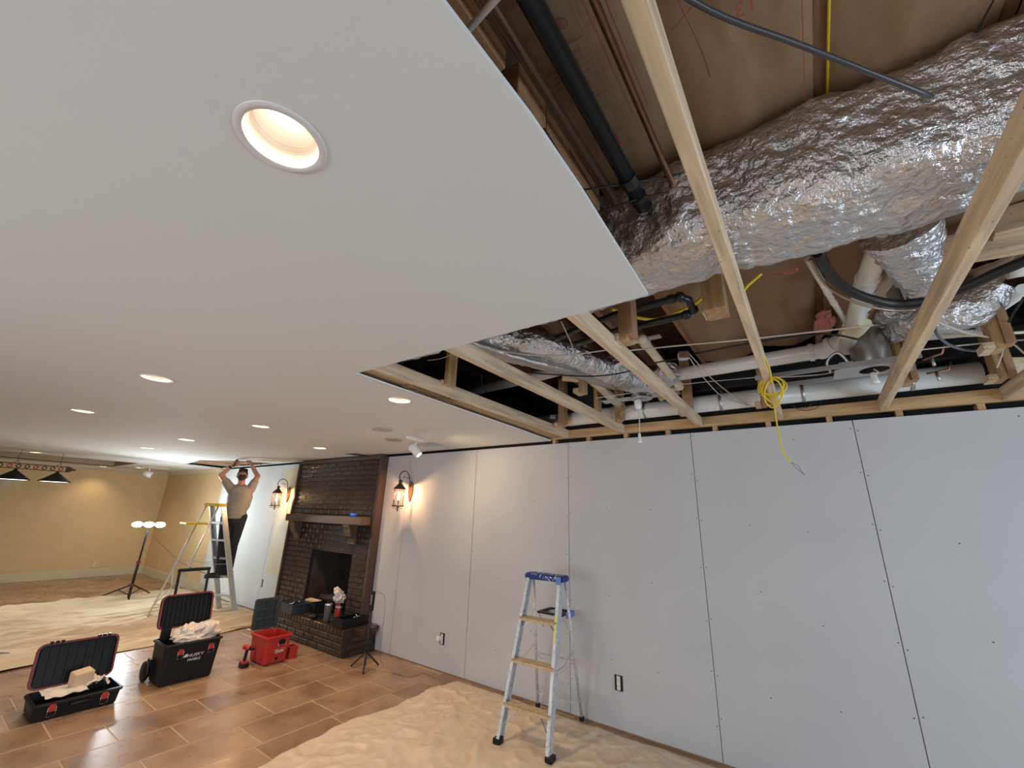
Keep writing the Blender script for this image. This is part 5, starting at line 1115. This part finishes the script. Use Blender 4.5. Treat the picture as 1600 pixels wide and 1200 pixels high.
# ================================================================== LADDERS
def ladder(name, lb, FL, FR, RL, RR, capc, wdir, ddir, capw, capd, steps, railm, stepm, capmat, rearm, feetm, capH=.05, rail=(.062, .026), shelf=None, braces=True):
    FL, FR, RL, RR, capc = map(V, (FL, FR, RL, RR, capc)); wd = V(wdir).normalized(); dd = V(ddir).normalized()
    t = thing(name, lb, 'ladder', (FL+FR+RL+RR)/4)
    TL = capc-wd*capw*.44-dd*capd*.22-V((0, 0, .01)); TR = capc+wd*capw*.44-dd*capd*.22-V((0, 0, .01))
    UL = capc-wd*capw*.42+dd*capd*.30-V((0, 0, .01)); UR = capc+wd*capw*.42+dd*capd*.30-V((0, 0, .01))
    for a, b in ((FL, TL), (FR, TR)):
        bm = nb(); x_, y_, z_ = frame(b-a, wd)
        # channel: web plus two flanges
        n_ = (b-a).normalized(); u = (dd-n_*dd.dot(n_)).normalized(); s = wd if a is FL else -wd
        bar(bm, a+V((0, 0, .02)), b, .004, rail[0], u) if False else None
        def cb(off_u, off_s, su, ss):
            p, q = a+n_*.02+u*off_u+s*off_s, b+u*off_u+s*off_s; vs = []
            for P_ in (p, q):
                for i, j in ((-1, -1), (1, -1), (1, 1), (-1, 1)): vs.append(bm.verts.new(P_+u*(i*su/2)+s*(j*ss/2)))
            for f in ((3, 2, 1, 0), (4, 5, 6, 7), (0, 1, 5, 4), (1, 2, 6, 5), (2, 3, 7, 6), (3, 0, 4, 7)): bm.faces.new([vs[i] for i in f])
        cb(0, 0, rail[0], .003); cb(-rail[0]/2, rail[1]/2, .003, rail[1]); cb(rail[0]/2, rail[1]/2, .003, rail[1])
        obj('front_rail', bm, railm, t)
        bm = nb(); cbox(bm, a+n_*.018, (rail[1]+.03, rail[0]+.012, .04), Matrix.Rotation(math.atan2(wd.y, wd.x), 3, 'Z')); obj('foot', bm, feetm, t, bevel=.004, seg=1)
    for a, b in ((RL, UL), (RR, UR)):
        bm = nb(); tube(bm, [a+V((0, 0, .02)), b], .013, 8, False, rf=lambda u_, i: (.013, .013)); obj('rear_leg', bm, rearm, t)
        bm = nb(); cbox(bm, a+V((0, 0, .018)), (.035, .035, .036)); obj('foot', bm, feetm, t, bevel=.004, seg=1)
    for k in steps:
        a = FL.lerp(TL, k); b = FR.lerp(TR, k); bm = nb(); d = (b-a).normalized(); n2 = V((0, 0, 1)); u = dd
        c = (a+b)/2; Mx = Matrix((d, d.cross(V((0, 0, 1)))*-1, V((0, 0, 1)))).transposed()
        L = (b-a).length-.006
        cbox(bm, c, (L, rail[0]+.016, .006), Mx); cbox(bm, c+Mx @ V((0, -(rail[0]+.016)/2+.002, -.012)), (L, .004, .028), Mx); cbox(bm, c+Mx @ V((0, (rail[0]+.016)/2-.002, -.012)), (L, .004, .028), Mx); obj('step', bm, stepm, t)
    # cap
    Mx = Matrix((wd, dd, V((0, 0, 1)))).transposed()
    bm = nb(); cbox(bm, capc, (capw, capd, capH), Mx); cp = obj('cap', bm, capmat, t, bevel=.010)
    # rear cross bars
    for k in ((.12, .42) if capH < .07 else (.2, .5)):
        bm = nb(); a, b = RL.lerp(UL, k), RR.lerp(UR, k); bar(bm, a, b, .022, .006); obj('rear_bar', bm, rearm, t)
    if braces:
        bm = nb(); a, b = RL.lerp(UL, .12), RR.lerp(UR, .42); bar(bm, a, b, .014, .004); bar(bm, RR.lerp(UR, .12), RL.lerp(UL, .42), .014, .004); obj('rear_brace', bm, rearm, t)
    # spreaders
    for a, b, c_, d_ in ((FL, TL, RL, UL), (FR, TR, RR, UR)):
        p, q = a.lerp(b, .45), c_.lerp(d_, .50); m_ = (p+q)/2-V((0, 0, .035)); bm = nb(); bar(bm, p, m_, .016, .005); bar(bm, m_, q, .016, .005); obj('spreader', bm, railm, t)
    # knee braces on lowest step
    for a, b, s in ((FL, TL, 1), (FR, TR, -1)):
        lo = a.lerp(b, .08); hi = FL.lerp(TL, steps[0]).lerp(FR.lerp(TR, steps[0]), .28 if s == 1 else .72)
        bm = nb(); bar(bm, lo, hi-V((0, 0, .02)), .014, .004); obj('knee_brace', bm, railm, t)
        lo = a.lerp(b, steps[-1]-.10); hi = FL.lerp(TL, steps[-1]).lerp(FR.lerp(TR, steps[-1]), .25 if s == 1 else .75)
        bm = nb(); bar(bm, lo, hi-V((0, 0, .02)), .014, .004); obj('knee_brace', bm, railm, t)
    return t, cp, TL, TR, UL, UR
# near blue-topped ladder
t, cp, TL, TR, UL, UR = ladder('step_ladder', 'paint-spattered aluminium step ladder with blue top by the drywall', (-1.43, -.83, .02), (-.985, -.80, .02), (-1.52, -.10, .02), (-1.085, -.085, .02),
    (-1.20, -.50, 1.175), (1, .03, 0), (0, 1, 0), .375, .13, (.225, .475, .735), alup, tanstep, bluecap, alup, plast)
sp = nb(); rnd = random.Random(3)
for k in range(60):
    x = -1.37+rnd.random()*.34; r_ = rnd.uniform(.002, .006); cyl(sp, (x, -.5655+.0, 1.155+rnd.random()*.04), r_, .001, (0, 1, 0), 6)
    cyl(sp, (x, -.55+rnd.random()*.10, 1.2005), r_, .001, None, 6)
o = obj('paint_spatter', sp, fleck, t); o['kind'] = 'stuff'
bm = nb(); cbox(bm, (-1.045, -.57, 1.165), (.05, .012, .06)); obj('cap_corner', bm, bluel, t, bevel=.003, label='pale blue cap corner')
# fold-out paint shelf at the back
c = at(868, 957, 'y', -.20); bm = nb(); prism(bm, rrect(c.x-.13, c.y-.13, c.x+.13, c.y+.13, .02), c.z, c.z+.012, holes=[rrect(c.x-.09, c.y-.09, c.x+.09, c.y+.09, .015)]); prism(bm, rrect(c.x-.088, c.y-.088, c.x+.088, c.y+.088, .015), c.z+.002, c.z+.006); sh = obj('paint_shelf', bm, plast2, t)
bm = nb(); lathe(bm, [(.035, 0), (.04, 0), (.04, .006), (.035, .006), (.035, 0)], (c.x, c.y, c.z+.007), 20); lathe(bm, [(.06, 0), (.064, 0), (.064, .004), (.06, .004), (.06, 0)], (c.x, c.y, c.z+.007), 20); obj('cup_ring', bm, fleck, sh)
bm = nb(); cbox(bm, (c.x+.142, c.y+.02, c.z+.002), (.022, .14, .05)); obj('shelf_edge', bm, bluel, sh, bevel=.005, label='pale blue shelf edge')
for s in (-1, 1):
    bm = nb(); bar(bm, (c.x+s*.12, c.y-.10, c.z), (c.x+s*.14, c.y+.02, c.z-.14), .014, .004); bar(bm, (c.x+s*.125-.05, c.y-.12, c.z+.004), (c.x-.10+s*.10, -.40, c.z-.05), .012, .004); obj('shelf_arm', bm, alup, t)
# warning sticker strip on the right rail
a = V((-.985, -.80, .02)); d = TR-a
for k0, k1, m_, lb in ((.62, .78, mat('lime sticker', (.62, .68, .22), .5), 'faded lime sticker'), (.30, .42, mat('white sticker', (.74, .75, .76), .5), 'white sticker')):
    bm = nb(); p, q = a+d*k0, a+d*k1; off = V((.0035, -.0, 0)); bar(bm, p+V((-.013, -.0355, 0)), q+V((-.013, -.0355, 0)), .022, .001, (0, 1, 0)); obj('sticker', bm, m_, t, label=lb)
# tall ladder with yellow cap
t, cp, TL, TR, UL, UR = ladder('tall_step_ladder', 'tall aluminium ladder with yellow top that the worker stands on', (-7.58, -.42, .02), (-7.17, -.33, .02), (-7.62, -1.36, .02), (-7.20, -1.30, .02),
    (-7.50, -.86, 1.69), (1, .18, 0), (.18, -1, 0), .40, .15, (.16, .335, .505, .675, .84), alu, alu, yellowpl, alu, tanblk, .05, (.075, .03))
c = V((-7.55, -1.07, 1.375)); bm = nb(); prism(bm, rrect(c.x-.16, c.y-.17, c.x+.16, c.y+.13, .02), c.z, c.z+.03, holes=()); obj('paint_shelf', bm, yellowpl, t, bevel=.004, seg=1)
for s in (-1, 1):
    bm = nb(); bar(bm, (c.x+s*.13, c.y+.10, c.z-.002), (c.x+s*.15, -.70, c.z+.0), .018, .006); obj('shelf_arm', bm, alu, t)
a = V((-7.17, -.33, .02)); dr = (TR-a); 
o = text('lettering', 'WERNER', .060, letterb, t, a+dr*.93+V((.008, -.045, 0)), (pi/2, pi/2-.03, .35), ext=.0006)

# ================================================================== WORKER
W0 = V((-7.45, -.47, .55))
man = thing('person', 'person in a taupe t-shirt and black cap reaching into the ceiling from the tall ladder', 'person', W0)
def limb(bm, pts):     # pts: [(point, radius or (rx,ry))...] chain of tapered capsules
    for (p, r), (q, s) in zip(pts, pts[1:]):
        p, q = V(p), V(q); d = q-p; n_ = max(3, int(d.length/.012))
        for k in range(n_+1): pass
        tube(bm, [p.lerp(q, k/6) for k in range(7)], .1, 14, False, True, rf=lambda u, i: (r+(s-r)*u))
        ball(bm, p, r*1.0, 14, 8); ball(bm, q, s*1.0, 14, 8)
def remesh(o, vox, it=6):
    md = o.modifiers.new('weld', 'REMESH'); md.mode = 'VOXEL'; md.voxel_size = vox; md.use_smooth_shade = True
    m2 = o.modifiers.new('soft', 'SMOOTH'); m2.factor = .5; m2.iterations = it
    dg = bpy.context.evaluated_depsgraph_get(); ev = o.evaluated_get(dg); me = bpy.data.meshes.new_from_object(ev)
    old = o.data; mt = old.materials[0]; o.modifiers.clear(); o.data = me; me.materials.clear(); me.materials.append(mt)
    for p in me.polygons: p.use_smooth = True
    bpy.data.meshes.remove(old)
# joints
wv = V((.386, .92, 0)).normalized()       # to the viewer's right
up = V((0, 0, 1))
hipc = atp(366, 808); chest = atp(375, 778, -.01); shc = atp(376, 762, 0)
hipL, hipR = hipc-wv*.095, hipc+wv*.095
kneeL = atp(349, 850, .05); kneeR = atp(363, 852, .04)
ankL = atp(344, 890, 0); ankR = atp(356, 893, .01)
ankL.z = ankR.z = .535+.075
shL, shR = atp(362, 765, 0), atp(391, 765, 0)
elL, elR = atp(345.5, 742, .06), atp(402.5, 744, .05)
wrL, wrR = atp(360, 730, .06), atp(394, 728, .05)
haL, haR = wrL+V((.03, .05, .07)), wrR+V((-.03, -.05, .07))
neck = atp(377, 757, 0); head = atp(378.5, 744, .03)
print('shoulder w', (shR-shL).length, 'arm', (elL-shL).length, (wrL-elL).length, 'hip z', hipc.z, 'sh z', shc.z, 'head z', head.z, 'wr', wrL.z)
bm = nb()
limb(bm, [(hipL, .085), (kneeL, .058), (ankL, .042)]); limb(bm, [(hipR, .085), (kneeR, .058), (ankR, .042)])
limb(bm, [(hipc, .11), (chest, .10), (shc-up*.05, .085)]); limb(bm, [(shL, .058), (elL, .044), (wrL, .029)]); limb(bm, [(shR, .058), (elR, .044), (wrR, .029)])
limb(bm, [(shc-up*.02, .07), (neck, .056), (head-up*.03, .058)])
# head tilted back to look up
Mh = Matrix((wv, -PN, up)).transposed() @ Matrix.Rotation(R(-35), 3, 'X')
def H(x, y, z): return head+Mh @ V((x, y, z))     # x viewer right, -y face forward, z crown
ball(bm, H(0, .01, .02), (.075, .095, .105), 20, 14, Mh); ball(bm, H(0, -.035, -.055), (.055, .055, .06), 16, 10, Mh)
ball(bm, H(0, -.095, -.01), (.014, .022, .026), 10, 8, Mh); ball(bm, H(0, -.085, .02), (.04, .02, .016), 12, 8, Mh)
for s in (-1, 1): ball(bm, H(s*.078, .01, 0), (.012, .020, .032), 10, 8, Mh)
def hand(bm, wr, ha, s):
    d = (ha-wr).normalized(); sd = wv*s; nrm = d.cross(sd).normalized(); pc = wr.lerp(ha, .65)
    Mh_ = Matrix((sd, nrm, d)).transposed()
    ball(bm, pc, (.042, .016, .048), 14, 10, Mh_)
    for k, L in enumerate((.068, .076, .072, .056)):
        b_ = pc+sd*(.030-.020*k)+d*.040; m1 = b_+d*L*.45-nrm*.006; m2 = m1+(d*.65-nrm*.65)*L*.35; m3 = m2+(d*.25-nrm*.9)*L*.28
        limb(bm, [(b_-d*.02, .0095), (m1, .0088), (m2, .008), (m3, .007)])
    b_ = pc+sd*.034-d*.015; limb(bm, [(b_, .012), (b_+sd*.022+d*.025-nrm*.01, .0105), (b_+sd*.028+d*.055-nrm*.02, .009)])
hand(bm, wrL, haL, 1); hand(bm, wrR, haR, -1)
body = obj('body', bm, skin, man); remesh(body, .0055, 3)
# clothing
bm = nb()
def ell(c, rx, ry, rz): ball(bm, c, (rx, ry, rz), 20, 12, Matrix((wv, -PN, up)).transposed())
ell(shc-up*.06, .195, .125, .12); ell(chest, .195, .145, .20); ell(chest-up*.10, .185, .145, .18); ell(hipc+up*.16, .178, .142, .18); ell(hipc+up*.06, .175, .140, .13); ell(hipc+up*.0, .172, .135, .06)
for s_, e_ in ((shL, elL), (shR, elR)): limb(bm, [(shc-up*.05, .085), (s_, .080), (s_.lerp(e_, .55), .066)])
tube(bm, [hipc-up*.005, hipc+up*.15], .15, 24, False, rf=lambda u, i: (.165, .128)) if False else None
shirt = obj('t_shirt', bm, shirtm, man); remesh(shirt, .009, 5)
bm = nb(); c_ = neck-up*.005+PN*.01
lathe(bm, [(.070, -.03), (.078, -.012), (.070, 0), (.060, -.010), (.062, -.03), (.070, -.03)], c_, 24, up+PN*.5); obj('collar', bm, mat('dark collar', (.05, .045, .06), .8), shirt, label='dark collar band')
bm = nb(); limb(bm, [(hipL, .105), (kneeL, .085), (ankL+up*.0, .068)]); limb(bm, [(hipR, .105), (kneeR, .085), (ankR+up*.0, .068)])
ell(hipc, .165, .125, .10); ell(hipc-up*.07, .162, .12, .12); tr = obj('trousers', bm, pants, man); remesh(tr, .009, 4)
for a in (ankL, ankR):
    f_ = V((-.10, -.30, 0)).normalized(); sd = V((-f_.y, f_.x, 0)); Ms = Matrix((f_, sd, up)).transposed(); g = V((a.x, a.y, .535))
    bm = nb(); ball(bm, g+f_*.06+up*.042, (.150, .050, .042), 18, 10, Ms); ball(bm, g-f_*.02+up*.07, (.065, .050, .06), 16, 10, Ms); box(bm, (-.10, -.046, 0), (.20, .046, .022), Matrix.Translation(g) @ Ms.to_4x4())
    so = obj('shoe', bm, shoem, man); remesh(so, .007, 3)
bm = nb(); ball(bm, H(0, -.045, -.062), (.060, .055, .062), 18, 12, Mh); ball(bm, H(0, -.02, -.035), (.072, .060, .05), 18, 12, Mh); bd = obj('beard', bm, hairm, man); remesh(bd, .006, 2)
bm = nb(); ball(bm, H(0, .02, .055), (.083, .102, .080), 22, 14, Mh); bmesh.ops.bisect_plane(bm, geom=bm.verts[:]+bm.edges[:]+bm.faces[:], plane_co=H(0, 0, .04), plane_no=Mh @ V((0, .12, 1)), clear_inner=True)
Mb = Matrix.Translation(H(0, -.105, .048)) @ Mh.to_4x4() @ Matrix.Rotation(R(8), 4, 'X')
prism(bm, [(-.070, .045), (-.068, -.02), (-.04, -.052), (0, -.062), (.04, -.052), (.068, -.02), (.070, .045)], 0, .006, lambda p, z: Mb @ V((p[0], p[1], z))); obj('cap', bm, capm, man)
for s in (-1, 1):
    bm = nb(); ball(bm, H(s*.030, -.083, .005), (.013, .007, .008), 10, 8, Mh); obj('eye', bm, mat('eye white', (.5, .45, .42), .3), man)
    bm = nb(); ball(bm, H(s*.030, -.090, .022), (.022, .006, .005), 10, 6, Mh); obj('eyebrow', bm, hairm, man)
bm = nb(); tube(bm, [H(-.075, -.02, .008), H(-.05, -.088, .008), H(0, -.102, .010), H(.05, -.088, .008), H(.075, -.02, .008)], .005, 8); obj('glasses', bm, mat('reddish glasses', (.18, .06, .05), .3), man)
bm = nb(); ball(bm, H(0, -.098, -.045), (.022, .008, .005), 10, 6, Mh); obj('mouth', bm, mat('lips', (.35, .12, .09), .5), man)
bm = nb(); d_ = (haL-wrL).normalized(); lathe(bm, [(.031, -.014), (.036, -.014), (.036, .014), (.031, .014), (.031, -.014)], wrL, 20, d_); obj('wrist_watch', bm, wire_b, man)
bm = nb(); pc = haL+V((0, 0, .0)); tube(bm, [pc-V((.01, .02, .06)), pc+V((.01, .02, .07))], .022, 12, False); tag(obj('hand_tool', bm, mat('dark red tool', (.14, .03, .03), .4)), 'dark red tool held up in the hand with the watch', 'tool')
